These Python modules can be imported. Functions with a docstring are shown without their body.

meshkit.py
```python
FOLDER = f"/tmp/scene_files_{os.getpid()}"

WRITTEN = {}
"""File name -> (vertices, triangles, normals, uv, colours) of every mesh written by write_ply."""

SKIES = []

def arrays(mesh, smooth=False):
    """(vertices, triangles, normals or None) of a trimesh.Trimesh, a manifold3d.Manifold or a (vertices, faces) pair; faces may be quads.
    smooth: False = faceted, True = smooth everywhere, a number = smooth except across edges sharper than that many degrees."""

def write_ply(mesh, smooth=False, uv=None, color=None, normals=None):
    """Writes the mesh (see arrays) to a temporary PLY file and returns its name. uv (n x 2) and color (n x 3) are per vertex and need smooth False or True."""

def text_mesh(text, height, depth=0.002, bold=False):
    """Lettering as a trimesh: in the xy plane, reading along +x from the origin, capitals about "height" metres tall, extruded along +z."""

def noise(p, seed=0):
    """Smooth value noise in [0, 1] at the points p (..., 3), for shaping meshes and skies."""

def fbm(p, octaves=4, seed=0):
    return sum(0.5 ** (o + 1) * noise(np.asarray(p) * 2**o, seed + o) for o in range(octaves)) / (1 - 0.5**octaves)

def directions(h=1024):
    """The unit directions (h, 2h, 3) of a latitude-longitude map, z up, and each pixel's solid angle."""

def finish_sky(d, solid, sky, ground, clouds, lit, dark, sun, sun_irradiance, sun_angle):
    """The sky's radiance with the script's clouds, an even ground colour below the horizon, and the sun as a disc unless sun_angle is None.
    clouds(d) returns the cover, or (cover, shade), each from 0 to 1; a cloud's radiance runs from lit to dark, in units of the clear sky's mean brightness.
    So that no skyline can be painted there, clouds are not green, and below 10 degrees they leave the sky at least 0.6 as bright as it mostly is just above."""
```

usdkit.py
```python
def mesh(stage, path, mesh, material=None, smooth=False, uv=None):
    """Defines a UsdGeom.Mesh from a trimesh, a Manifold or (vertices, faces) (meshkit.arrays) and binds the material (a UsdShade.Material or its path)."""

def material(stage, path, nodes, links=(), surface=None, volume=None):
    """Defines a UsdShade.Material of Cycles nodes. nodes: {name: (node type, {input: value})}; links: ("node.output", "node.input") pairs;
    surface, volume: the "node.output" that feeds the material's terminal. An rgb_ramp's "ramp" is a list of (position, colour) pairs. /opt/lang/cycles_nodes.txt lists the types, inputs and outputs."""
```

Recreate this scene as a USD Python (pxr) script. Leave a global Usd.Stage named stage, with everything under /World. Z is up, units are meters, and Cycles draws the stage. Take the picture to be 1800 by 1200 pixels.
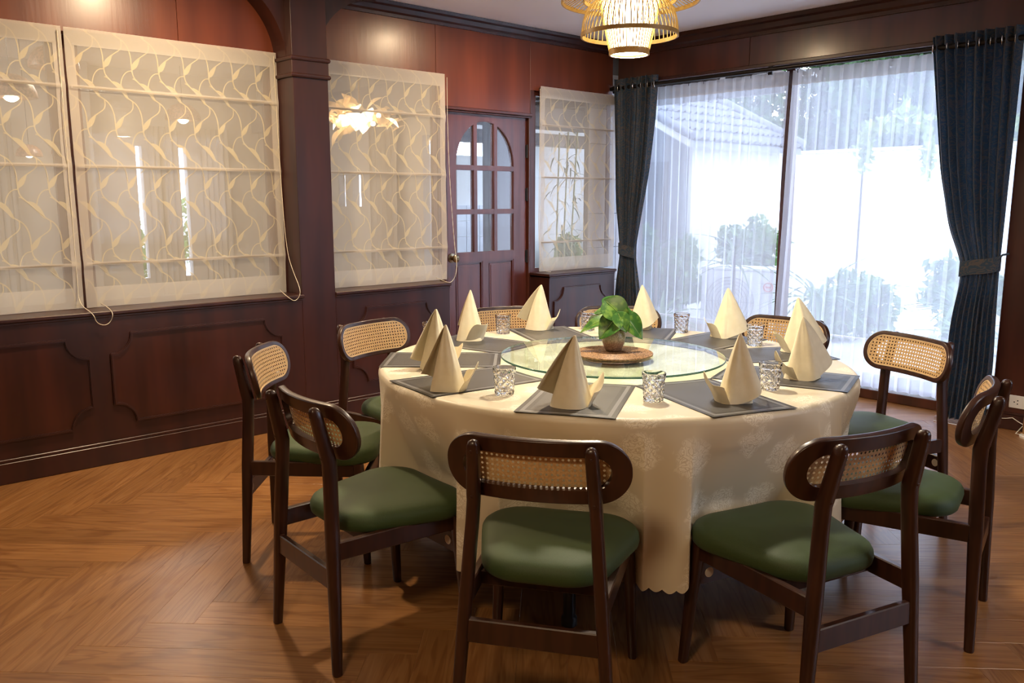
import math, random
import numpy as np, trimesh, manifold3d, shapely
from shapely.geometry import Polygon, Point, LineString, box as sbox
from shapely import affinity
from pxr import Usd, UsdGeom, UsdLux, UsdShade, Gf, Sdf
import usdkit, meshkit

random.seed(7)
rng = np.random.default_rng(7)
PI = math.pi
stage = Usd.Stage.CreateInMemory()
UsdGeom.SetStageUpAxis(stage, UsdGeom.Tokens.z)
UsdGeom.SetStageMetersPerUnit(stage, 1.0)
UsdGeom.Xform.Define(stage, '/World')
UsdGeom.Scope.Define(stage, '/World/Looks')

# ------------------------------------------------------------------ camera, sky, sun, exposure
EXPOSURE = 1.3
SUN = 27.0
SKY = 0.85
LAMP = 1.0
CAM = np.array([2.107, -2.441, 1.371])
FW = np.array([-0.7290, 0.6638, -0.1664]); FW /= np.linalg.norm(FW)
RT = np.cross(FW, [0, 0, 1.0]); RT /= np.linalg.norm(RT); UP = np.cross(RT, FW)
cam = UsdGeom.Camera.Define(stage, '/World/camera')
cam.AddTransformOp().Set(Gf.Matrix4d(*RT, 0, *UP, 0, *(-FW), 0, *CAM, 1))
cam.CreateHorizontalApertureAttr(36.0)
cam.CreateFocalLengthAttr(1478 / 1800 * 36)
cam.CreateFStopAttr(0.0)
cam.CreateClippingRangeAttr((0.05, 500.0))
cam.CreateExposureAttr(EXPOSURE)

sky = UsdLux.DomeLight.Define(stage, '/World/sky')
sky.CreateColorAttr((0.64, 0.75, 1.0)); sky.CreateIntensityAttr(SKY)
sun = UsdLux.DistantLight.Define(stage, '/World/sun')
sun.CreateIntensityAttr(SUN); sun.CreateAngleAttr(0.6); sun.CreateColorAttr((1.0, 0.95, 0.86))
# the sun stands high behind the house: it lights the garden and the fronts that face the window, and leaves the strip at the window in shade
sdir = np.array([-0.44, 0.34, -0.83]); sdir /= np.linalg.norm(sdir)
def look_rot(d):
    z = -np.asarray(d, float); x = np.cross([0, 1, 0.01], z); x /= np.linalg.norm(x); y = np.cross(z, x)
    return Gf.Matrix4d(*x, 0, *y, 0, *z, 0, 0, 0, 0, 1)
sun.AddTransformOp().Set(look_rot(sdir))

WARM = (1.0, 0.74, 0.46)
def ceiling_light(name, x, y, z, r, power, color=WARM):
    l = UsdLux.DiskLight.Define(stage, '/World/' + name)
    l.CreateRadiusAttr(r); l.CreateIntensityAttr(power / (PI * r * r)); l.CreateColorAttr(color)
    l.AddTranslateOp().Set((x, y, z))
    sh = UsdLux.ShapingAPI.Apply(l.GetPrim()); sh.CreateShapingConeAngleAttr(62.0); sh.CreateShapingConeSoftnessAttr(.5)
    return l
ceiling_light('downlight_glow', -1.80, -0.72, 2.600, 0.07, 6.0 * LAMP)  # out of view, lights the left wall and throws the chair shadows
ceiling_light('downlight_glow_001', -1.75, 1.45, 2.600, 0.07, 4.5 * LAMP)  # out of view, placed to light the wall above the door
ceiling_light('ceiling_lamp_glow', 1.6, -2.95, 2.575, 0.27, 5.0 * LAMP)  # out of view, placed to light the chairs from the front
ceiling_light('ceiling_lamp_glow_001', 2.8, 0.7, 2.575, 0.27, 3.0 * LAMP, (1.0, .86, .70))  # out of view, placed to light the floor on the right
# unseen lights placed to brighten the room next door, behind the blinds
ceiling_light('downlight_glow_004', -4.4, -2.6, 2.700, 0.25, 7.0 * LAMP, (1, .90, .78))
ceiling_light('downlight_glow_005', -5.6, 0.3, 2.700, 0.25, 4.5 * LAMP, (1, .90, .78))

# ------------------------------------------------------------------ materials
def nodes(name, n, links, surface):
    return usdkit.material(stage, '/World/Looks/' + name, n, links, surface=surface)

def mat(name, col, rough=.5, col2=None, scale=(1, 1, 1), detail=4.0, ramp=(.35, .65), bump=0.0, bscale=None, bdist=.002, uv=False, distortion=0.0, **kw):
    n = {'p': ('principled_bsdf', {'base_color': col, 'roughness': rough, **kw})}
    l = []
    src = 'tc.UV' if uv else 'g.position'
    n['tc' if uv else 'g'] = ('texture_coordinate', {}) if uv else ('geometry', {})
    if col2 is not None:
        n['m'] = ('mapping', {'scale': scale}); n['n'] = ('noise_texture', {'scale': 1.0, 'detail': detail, 'distortion': distortion})
        n['r'] = ('rgb_ramp', {'ramp': [(ramp[0], col), (ramp[1], col2)]})
        l += [(src, 'm.vector'), ('m.vector', 'n.vector'), ('n.fac', 'r.fac'), ('r.color', 'p.base_color')]
    if bump:
        n['bm'] = ('mapping', {'scale': bscale or scale}); n['bn'] = ('noise_texture', {'scale': 1.0, 'detail': 3.0})
        n['b'] = ('bump', {'strength': bump, 'distance': bdist})
        l += [(src, 'bm.vector'), ('bm.vector', 'bn.vector'), ('bn.fac', 'b.height'), ('b.normal', 'p.normal')]
    if col2 is None and not bump:
        n.pop('tc', None); n.pop('g', None)
    return nodes(name, n, l, 'p.BSDF')

def gauze(name, col, opacity, trans=.5, weave=0.0, wscale=900.0):
    """thin woven cloth: partly see-through, the threads diffuse and translucent"""
    n = {'t': ('transparent_bsdf', {'color': (1, 1, 1)}), 'd': ('diffuse_bsdf', {'color': col}), 'l': ('translucent_bsdf', {'color': col}),
         'x': ('mix_closure', {'fac': trans}), 'y': ('mix_closure', {'fac': opacity})}
    l = [('d.BSDF', 'x.closure1'), ('l.BSDF', 'x.closure2'), ('t.BSDF', 'y.closure1'), ('x.closure', 'y.closure2')]
    return nodes(name, n, l, 'y.closure')

def emit(name, col, s):
    return nodes(name, {'e': ('emission', {'color': col, 'strength': s})}, [], 'e.emission')

def pane(name, tint=(.97, .98, .98), ior=1.5, rough=0.0):
    n = {'t': ('transparent_bsdf', {'color': tint}), 'g': ('glossy_bsdf', {'color': (1, 1, 1), 'roughness': rough}), 'f': ('fresnel', {'IOR': ior}), 'x': ('mix_closure', {}),
         'gm': ('geometry', {}), 'iv': ('math', {'math_type': 'subtract', 'value1': 1.0}), 'mu': ('math', {'math_type': 'multiply'})}   # only the outer face mirrors
    return nodes(name, n, [('gm.backfacing', 'iv.value2'), ('iv.value', 'mu.value1'), ('f.fac', 'mu.value2'), ('mu.value', 'x.fac'), ('t.BSDF', 'x.closure1'), ('g.BSDF', 'x.closure2')], 'x.closure')

MAHO = mat('mahogany', (.046, .013, .008), .30, (.088, .022, .012), scale=(9, 9, 1.1), detail=5, bump=.15, bscale=(60, 60, 6), coat_weight=.25, coat_roughness=.18)
MAHO_P = mat('mahogany_panel', (.105, .025, .011), .34, (.185, .046, .018), scale=(7, 7, .8), detail=6, ramp=(.3, .7), bump=.2, bscale=(40, 40, 3), coat_weight=.2, coat_roughness=.22)  # lighter copy of the same stain; light on the upper wall put into the colour
MAHO_F = mat('mahogany_field', (.034, .0095, .006), .32, (.066, .0165, .0095), scale=(9, 9, 1.1), detail=5, bump=.15, bscale=(60, 60, 6), coat_weight=.2, coat_roughness=.18)  # same stain darkened; the shade on the dado is put into the colour
MAHO_D = mat('mahogany_dark', (.028, .0080, .006), .38, (.052, .0135, .0085), scale=(9, 9, 1.2), detail=5, coat_weight=.1, coat_roughness=.25)  # darker copy of the same stain; on the dado it stands for shade
DOORW = mat('door_wood', (.070, .018, .014), .30, (.13, .036, .026), scale=(14, 14, 1.4), detail=6, bump=.3, bscale=(80, 80, 7), coat_weight=.4, coat_roughness=.15)
CHAIRW = mat('walnut_stain', (.026, .0082, .0042), .34, (.048, .0155, .008), scale=(40, 40, 6), coat_weight=.2, coat_roughness=.15)
SEAT = mat('green_fabric', (.031, .059, .012), .62, (.037, .069, .016), scale=(300, 300, 300), bump=.25, bscale=(900, 900, 900), bdist=.001, sheen_weight=.05)
CEIL = mat('ceiling_paint', (.90, .90, .91), .8)
WHITE = mat('white_paint', (.82, .81, .78), .6)
PLASTER = mat('outdoor_white_wall', (.80, .80, .78), .8, (.70, .70, .68), scale=(1.5, 1.5, 1.5))
BLACK = mat('black_metal', (.012, .012, .013), .35)
STEEL = mat('dark_rod', (.02, .018, .018), .3, metallic=.6)
CHROME = mat('chrome', (.75, .77, .78), .18, metallic=1.0)
ALU = mat('grey_track', (.45, .45, .47), .35, metallic=.7)
BRASS = mat('old_brass', (.30, .24, .15), .28, metallic=1.0)
GOLD = mat('gold_tube', (.62, .40, .20), .25, metallic=1.0)
TILE = mat('wall_tile', (.62, .64, .68), .25, (.55, .57, .61), scale=(6, 6, 6))
GROUT = mat('grout', (.25, .26, .28), .9)
PLASTIC = mat('white_plastic', (.78, .75, .68), .35)
WPLASTIC = mat('cool_white_plastic', (.75, .77, .80), .4)
DARKP = mat('dark_plastic', (.03, .028, .028), .4)
CLOTHN = mat('napkin_linen', (.78, .70, .51), .8, (.73, .65, .46), scale=(30, 30, 30), bump=.2, bscale=(700, 700, 700), bdist=.001, sheen_weight=.1)
CANE = mat('cane_weave', (.68, .45, .21), .5, (.54, .33, .14), scale=(160, 160, 160), ramp=(.4, .6), bump=.5, bscale=(500, 500, 500), bdist=.001)
CANER = mat('cane_edging', (.70, .50, .28), .45)
DISC = mat('felt_disc', (.62, .56, .48), .8)
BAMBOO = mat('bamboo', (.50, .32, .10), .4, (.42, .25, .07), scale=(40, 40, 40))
BAMBOO_L = mat('bamboo_lit', (.72, .50, .17), .45)  # paler copy of the bamboo; lamp glow on the ribs put into the colour
PANE = pane('window_glass')
SUSAN = pane('turntable_glass', tint=(.90, .95, .925), ior=1.52)
SUSAN_E = mat('glass_edge_green', (.03, .10, .085), .1, transmission_weight=.35, ior=1.5)
GLASS = mat('cut_glass', (1, 1, 1), 0.0, transmission_weight=1.0, ior=1.5)
CLEARP = pane('clear_plastic', tint=(.86, .87, .88), ior=1.45, rough=.08)
GAUZE = gauze('blind_gauze', (.86, .81, .73), .45, .45)
GAUZE_H = gauze('blind_hem', (.88, .84, .77), .56, .4)
MOTIF = gauze('blind_leaf_thread', (.88, .79, .56), .60, .35)
SHEER = gauze('sheer_white', (.86, .88, .96), .57, .6)
SHEER_H = gauze('sheer_heading', (.62, .57, .53), .74, .22)
RODW = mat('batten_rod', (.22, .17, .12), .6)
CORD = mat('cord_cream', (.72, .66, .52), .6)
RATTAN = mat('rattan', (.33, .185, .085), .5, (.12, .058, .024), scale=(120, 120, 120), ramp=(.4, .62), bump=.5, bscale=(400, 400, 400), bdist=.001)
LEAFP = mat('pothos_leaf', (.030, .10, .016), .28, (.12, .22, .035), scale=(38, 38, 38), ramp=(.48, .66), detail=2)
LEAFV = mat('pothos_midrib', (.20, .30, .08), .4)
STEM = mat('plant_stem', (.33, .33, .12), .5)
SOIL = mat('soil', (.03, .02, .014), .9)
PAPER = emit('lamp_paper_lit', (1.0, .84, .56), 3.2 * LAMP)
BULB = emit('warm_bulb', (1.0, .82, .55), 22.0 * LAMP)
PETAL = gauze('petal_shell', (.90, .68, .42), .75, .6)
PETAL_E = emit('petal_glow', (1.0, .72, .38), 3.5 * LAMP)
COPPER = mat('copper_mesh', (.45, .24, .15), .4, (.16, .08, .05), scale=(70, 70, 70), ramp=(.45, .55))
GROUND = mat('concrete_yard', (.62, .60, .56), .9, (.50, .49, .46), scale=(1.2, 1.2, 1.2))
GRASS = mat('lawn_green', (.10, .20, .04), .9, (.16, .28, .06), scale=(9, 9, 9))
ROOFT = mat('roof_tile', (.16, .17, .21), .55, (.12, .13, .165), scale=(7, 7, 7))
HOUSEW = mat('house_wall', (.27, .29, .33), .8)  # gable lies in shade, and that shade is put into this colour
BARK = mat('bark', (.09, .065, .045), .9, (.14, .11, .08), scale=(12, 12, 3))
CURB = mat('cream_curtain', (.42, .38, .31), .8, (.36, .32, .26), scale=(14, 14, 1))
NEXTW = mat('next_room_wall', (.48, .45, .40), .7)
NEXTF = mat('next_room_floor', (.32, .22, .13), .4)
VERW = mat('veranda_timber', (.05, .035, .028), .6, (.09, .06, .045), scale=(20, 3, 20))
PILLARG = mat('grey_pillar', (.30, .29, .30), .7)

def leafmat(name, a, b, s=2.5, tr=.35):
    n = {'g': ('geometry', {}), 'n': ('noise_texture', {'scale': s, 'detail': 3.0}), 'r': ('rgb_ramp', {'ramp': [(.35, a), (.65, b)]}),
         'd': ('principled_bsdf', {'roughness': .5}), 'l': ('translucent_bsdf', {}), 'x': ('mix_closure', {'fac': tr})}
    return nodes(name, n, [('g.position', 'n.vector'), ('n.fac', 'r.fac'), ('r.color', 'd.base_color'), ('r.color', 'l.color'), ('d.BSDF', 'x.closure1'), ('l.BSDF', 'x.closure2')], 'x.closure')
LEAF1 = leafmat('tree_leaf', (.045, .10, .03), (.10, .20, .05))
LEAF2 = leafmat('vine_leaf', (.28, .40, .06), (.40, .50, .10))
LEAF3 = leafmat('shrub_leaf', (.09, .20, .04), (.20, .34, .08))
BLADE = leafmat('blade_leaf', (.05, .13, .05), (.20, .32, .11))

def plankmat(name, a, b, c):
    n = {'tc': ('texture_coordinate', {}), 'oi': ('object_info', {}),
         'm': ('mapping', {'scale': (2.2, 46.0, 1)}), 'n': ('noise_texture', {'scale': 1.0, 'detail': 6.0, 'roughness': .62, 'distortion': .8}),
         'm2': ('mapping', {'scale': (1.1, 9.0, 1)}), 'n2': ('noise_texture', {'scale': 1.0, 'detail': 2.0, 'distortion': 1.6}),
         'sin': ('math', {'math_type': 'multiply', 'value2': 34.0}), 'sn': ('math', {'math_type': 'sine'}), 'ab': ('map_range', {'from_min': .3, 'from_max': 1.0, 'to_min': 0.0, 'to_max': .55, 'clamp': True}),
         'r': ('rgb_ramp', {'ramp': [(.32, a), (.50, b), (.68, c)]}), 'mx': ('mix_color', {'blend_type': 'multiply', 'b': (.62, .50, .40)}),
         'hv': ('hsv', {'saturation': 1.0, 'hue': .5}), 'mr': ('map_range', {'from_min': 0.0, 'from_max': 1.0, 'to_min': .86, 'to_max': 1.12}),
         'p': ('principled_bsdf', {'roughness': .29, 'specular_ior_level': .55}), 'bp': ('bump', {'strength': .12, 'distance': .001})}
    l = [('tc.UV', 'm.vector'), ('m.vector', 'n.vector'), ('tc.UV', 'm2.vector'), ('m2.vector', 'n2.vector'), ('n2.fac', 'sin.value1'), ('sin.value', 'sn.value1'), ('sn.value', 'ab.value'),
         ('n.fac', 'r.fac'), ('r.color', 'mx.a'), ('ab.result', 'mx.fac'), ('mx.result', 'hv.color'), ('oi.random', 'mr.value'), ('mr.result', 'hv.value'), ('hv.color', 'p.base_color'), ('n.fac', 'bp.height'), ('bp.normal', 'p.normal')]
    return nodes(name, n, l, 'p.BSDF')
PLANK = plankmat('oak_plank', (.240, .103, .029), (.290, .131, .041), (.340, .165, .058))

def placematmat(name, dark, light, mid):
    n = {'tc': ('texture_coordinate', {}), 's': ('separate_xyz', {}), 'ax': ('math', {'math_type': 'absolute'}), 'ay': ('math', {'math_type': 'absolute'}),
         'dx': ('math', {'math_type': 'subtract', 'value1': .15}), 'dy': ('math', {'math_type': 'subtract', 'value1': .225}), 'mn': ('math', {'math_type': 'minimum'}),
         'k': ('math', {'math_type': 'multiply', 'value2': 20.0}),
         'r': ('rgb_ramp', {'interpolate': False, 'ramp': [(0, dark), (.28, light), (.52, dark), (.80, mid)]}),
         'n': ('noise_texture', {'scale': 900.0, 'detail': 1.0}), 'b': ('bump', {'strength': .25, 'distance': .001}), 'p': ('principled_bsdf', {'roughness': .42, 'specular_ior_level': .6})}
    l = [('tc.UV', 's.vector'), ('s.x', 'ax.value1'), ('s.y', 'ay.value1'), ('ax.value', 'dx.value2'), ('ay.value', 'dy.value2'), ('dx.value', 'mn.value1'), ('dy.value', 'mn.value2'), ('mn.value', 'k.value1'), ('k.value', 'r.fac'),
         ('r.color', 'p.base_color'), ('tc.UV', 'n.vector'), ('n.fac', 'b.height'), ('b.normal', 'p.normal')]
    return nodes(name, n, l, 'p.BSDF')
MATG = placematmat('placemat_weave', (.030, .028, .027), (.17, .17, .17), (.056, .054, .053))

def clothmat(name):
    n = {'tc': ('texture_coordinate', {}), 'nd': ('noise_texture', {'scale': 22.0, 'detail': 2.0}),
         'md': ('mix_vector', {'fac': .09}), 'v': ('voronoi_texture', {'dimensions': '2D', 'scale': 6.2, 'randomness': .45}), 'c': ('map_range', {'from_min': .25, 'from_max': .37, 'to_min': 1.0, 'to_max': 0.0, 'clamp': True}),
         'v2': ('voronoi_texture', {'dimensions': '2D', 'feature': 'distance_to_edge', 'scale': 80.0}), 'c2': ('map_range', {'from_min': .05, 'from_max': .14, 'to_min': 0.0, 'to_max': 1.0, 'clamp': True}),
         'mu': ('math', {'math_type': 'multiply'}), 'r': ('rgb_ramp', {'ramp': [(0, (.66, .58, .42)), (1, (.85, .79, .64))]}),
         'rr': ('map_range', {'from_min': 0, 'from_max': 1, 'to_min': .42, 'to_max': .7}), 'p': ('principled_bsdf', {'sheen_weight': .15})}
    l = [('tc.UV', 'nd.vector'), ('tc.UV', 'md.a'), ('nd.color', 'md.b'), ('md.result', 'v.vector'), ('v.distance', 'c.value'), ('md.result', 'v2.vector'), ('v2.distance', 'c2.value'),
         ('c.result', 'mu.value1'), ('c2.result', 'mu.value2'), ('mu.value', 'r.fac'), ('r.color', 'p.base_color'), ('mu.value', 'rr.value'), ('rr.result', 'p.roughness')]
    return nodes(name, n, l, 'p.BSDF')
CLOTH = clothmat('damask_cloth')

def curtainmat(name):
    n = {'tc': ('texture_coordinate', {}), 'm': ('mapping', {'scale': (1, 1, 1)}), 'w': ('noise_texture', {'scale': 13.0, 'detail': 3.0, 'distortion': 2.6}),
         'k': ('math', {'math_type': 'multiply', 'value2': 30.0}), 's': ('math', {'math_type': 'sine'}), 'mr': ('map_range', {'from_min': .0, 'from_max': .7, 'to_min': 0.0, 'to_max': 1.0, 'clamp': True}),
         'r': ('rgb_ramp', {'ramp': [(0, (.012, .042, .078)), (1, (.085, .072, .066))]}), 'p': ('principled_bsdf', {'roughness': .6, 'sheen_weight': .2}), 'tl': ('translucent_bsdf', {'color': (.05, .10, .15)}), 'x': ('mix_closure', {'fac': .13})}
    l = [('p.BSDF', 'x.closure1'), ('tl.BSDF', 'x.closure2'), ('tc.UV', 'm.vector'), ('m.vector', 'w.vector'), ('w.fac', 'k.value1'), ('k.value', 's.value1'), ('s.value', 'mr.value'), ('mr.result', 'r.fac'), ('r.color', 'p.base_color')]
    return nodes(name, n, l, 'x.closure')
BLUE = curtainmat('blue_damask')

def potmat(name):
    n = {'g': ('geometry', {}), 's': ('separate_xyz', {}), 'mr': ('map_range', {'from_min': .822, 'from_max': .842, 'clamp': True}),
         'n': ('noise_texture', {'scale': 160.0, 'detail': 3.0}), 'r1': ('rgb_ramp', {'ramp': [(.4, (.20, .12, .075)), (.65, (.34, .22, .15))]}), 'r2': ('rgb_ramp', {'ramp': [(.4, (.20, .19, .11)), (.65, (.36, .34, .24))]}),
         'x': ('mix_color', {}), 'p': ('principled_bsdf', {'roughness': .3})}
    l = [('g.position', 's.vector'), ('s.z', 'mr.value'), ('g.position', 'n.vector'), ('n.fac', 'r1.fac'), ('n.fac', 'r2.fac'), ('mr.result', 'x.fac'), ('r1.color', 'x.a'), ('r2.color', 'x.b'), ('x.result', 'p.base_color')]
    return nodes(name, n, l, 'p.BSDF')
POT = potmat('speckled_glaze')

# ------------------------------------------------------------------ helpers
used = {}
def numbered(parent, name):
    k = used.setdefault((parent, name), 0); used[(parent, name)] += 1
    return name if k == 0 else f'{name}_{k:03d}'
def ppath(parent):
    return '/World' if parent is None else str(parent.GetPath())
def setd(p, label=None, cat=None, group=None, kind=None):
    for k, v in (('label', label), ('category', cat), ('group', group), ('kind', kind)):
        if v: p.SetCustomDataByKey(k, v)
    return p
def thing(name, label=None, cat=None, loc=(0, 0, 0), rz=0.0, group=None, kind=None, parent=None):
    x = UsdGeom.Xform.Define(stage, ppath(parent) + '/' + numbered(ppath(parent), name))
    if parent is None:
        x.AddTranslateOp().Set(Gf.Vec3d(*map(float, loc))); x.AddRotateZOp().Set(float(math.degrees(rz)))
    return setd(x.GetPrim(), label, cat, group, kind)
def obj(name, mesh, m, parent=None, smooth=False, uv=None, **tags):
    if isinstance(mesh, list): mesh = cat(mesh)
    p = usdkit.mesh(stage, ppath(parent) + '/' + numbered(ppath(parent), name), mesh, m, smooth=smooth, uv=uv).GetPrim()
    return setd(p, **tags)
def dup(root, label, loc, rz, group=None):
    was = root.GetCustomData()
    r = thing(root.GetName().rstrip('0123456789').rstrip('_') if root.GetName()[-3:].isdigit() else root.GetName(), label, was['category'], loc, rz, group or was.get('group'))
    r.GetReferences().AddInternalReference(root.GetPath()); r.SetInstanceable(True)
    return r
def cat(ms):
    return trimesh.util.concatenate([m if isinstance(m, trimesh.Trimesh) else trimesh.Trimesh(*m, process=False) for m in ms])
def bx(x0, x1, y0, y1, z0, z1, c=0.0):
    if c <= 0:
        m = trimesh.creation.box([x1 - x0, y1 - y0, z1 - z0]); m.apply_translation([(x0 + x1) / 2, (y0 + y1) / 2, (z0 + z1) / 2]); return m
    P = []
    for sx in (0, 1):
        for sy in (0, 1):
            for sz in (0, 1):
                p = np.array([(x0, x1)[sx], (y0, y1)[sy], (z0, z1)[sz]]); s = np.array([1 - 2 * sx, 1 - 2 * sy, 1 - 2 * sz]) * c
                for k in range(3):
                    q = p + s; q[k] = p[k]; P.append(q)
    return trimesh.convex.convex_hull(np.array(P))
def grid(P, closed_u=False, closed_v=False):
    """P (nu, nv, 3) -> faces"""
    nu, nv = P.shape[:2]; F = []
    iu = np.arange(nu if closed_u else nu - 1); iv = np.arange(nv if closed_v else nv - 1)
    I, J = np.meshgrid(iu, iv, indexing='ij'); I2, J2 = (I + 1) % nu, (J + 1) % nv
    q = np.stack([I * nv + J, I2 * nv + J, I2 * nv + J2, I * nv + J2], -1).reshape(-1, 4)
    return trimesh.Trimesh(P.reshape(-1, 3), np.vstack([q[:, [0, 1, 2]], q[:, [0, 2, 3]]]), process=False)
def loft(rings, cap=True):
    """rings: list of (n,3) loops, counter-clockwise seen from the end they move towards"""
    R = np.array(rings); n = R.shape[1]
    m = grid(R.transpose(1, 0, 2), closed_u=True)
    v, f = m.vertices, m.faces
    L = len(rings)
    # grid indexes as ring point i, level j -> i*L + j
    if cap:
        c0, c1 = len(v), len(v) + 1
        v = np.vstack([v, R[0].mean(0), R[-1].mean(0)])
        i = np.arange(n); k = (i + 1) % n
        f = np.vstack([f, np.stack([np.full(n, c0), k * L, i * L], 1), np.stack([np.full(n, c1), i * L + L - 1, k * L + L - 1], 1)])
    return trimesh.Trimesh(v, f, process=False)
def lathe(prof, n=48, cx=0, cy=0):
    a = np.arange(n) * 2 * PI / n
    return loft([np.stack([cx + r * np.cos(a), cy + r * np.sin(a), np.full(n, z)], 1) for r, z in prof])
def tube(pts, r, n=8, cap=True):
    p = np.asarray(pts, float); t = np.gradient(p, axis=0); t /= np.linalg.norm(t, axis=1, keepdims=True) + 1e-12
    ref = np.array([0, 0, 1.0]) if abs(t[0][2]) < .9 else np.array([1.0, 0, 0])
    a = np.cross(t[0], ref); a /= np.linalg.norm(a); A = []
    for k in range(len(p)):
        a = a - t[k] * (a @ t[k]); a /= np.linalg.norm(a) + 1e-12; A.append(a)
    A = np.array(A); B = np.cross(t, A); r = np.broadcast_to(r, (len(p),)); w = np.arange(n) * 2 * PI / n
    return loft([p[k] + r[k] * (np.cos(w)[:, None] * A[k] + np.sin(w)[:, None] * B[k]) for k in range(len(p))], cap)
def ring(R, r, cx=0, cy=0, cz=0, n=48, m=10, sz=1.0):
    a = np.arange(n) * 2 * PI / n; b = np.arange(m) * 2 * PI / m
    A, B = np.meshgrid(a, b, indexing='ij')
    return grid(np.stack([cx + (R + r * np.cos(B)) * np.cos(A), cy + (R + r * np.cos(B)) * np.sin(A), cz + sz * r * np.sin(B)], -1), True, True)
def ext(poly, d):
    ps = list(getattr(poly, 'geoms', [poly]))
    return cat([trimesh.creation.extrude_polygon(g, d, engine='earcut') for g in ps if g.area > 1e-9])
def onX(poly, x, d):          # polygon in (y, z), standing at x and reaching to x + d
    m = ext(poly, abs(d)); v = m.vertices; m.vertices = np.stack([v[:, 2] + (x if d > 0 else x + d), v[:, 0], v[:, 1]], 1); return m
def onY(poly, y, d):          # polygon in (x, z), standing at y and reaching to y - d
    m = ext(poly, d); v = m.vertices; m.vertices = np.stack([v[:, 0], y - v[:, 2], v[:, 1]], 1); return m
def xf(m, loc=(0, 0, 0), rz=0.0, rx=0.0, ry=0.0, s=1.0):
    m = m.copy(); v = m.vertices * s
    T = trimesh.transformations.euler_matrix(rx, ry, rz)[:3, :3]
    m.vertices = v @ T.T + np.asarray(loc); return m
def sphere(r, loc, n=2, sc=(1, 1, 1)):
    m = trimesh.creation.icosphere(n, r); m.vertices = m.vertices * np.array(sc) + np.array(loc); return m
def unref(m):
    m = m.copy(); m.remove_unreferenced_vertices(); return m
def cyl(p0, p1, r, n=14):
    return tube([p0, p1], r, n)

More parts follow.
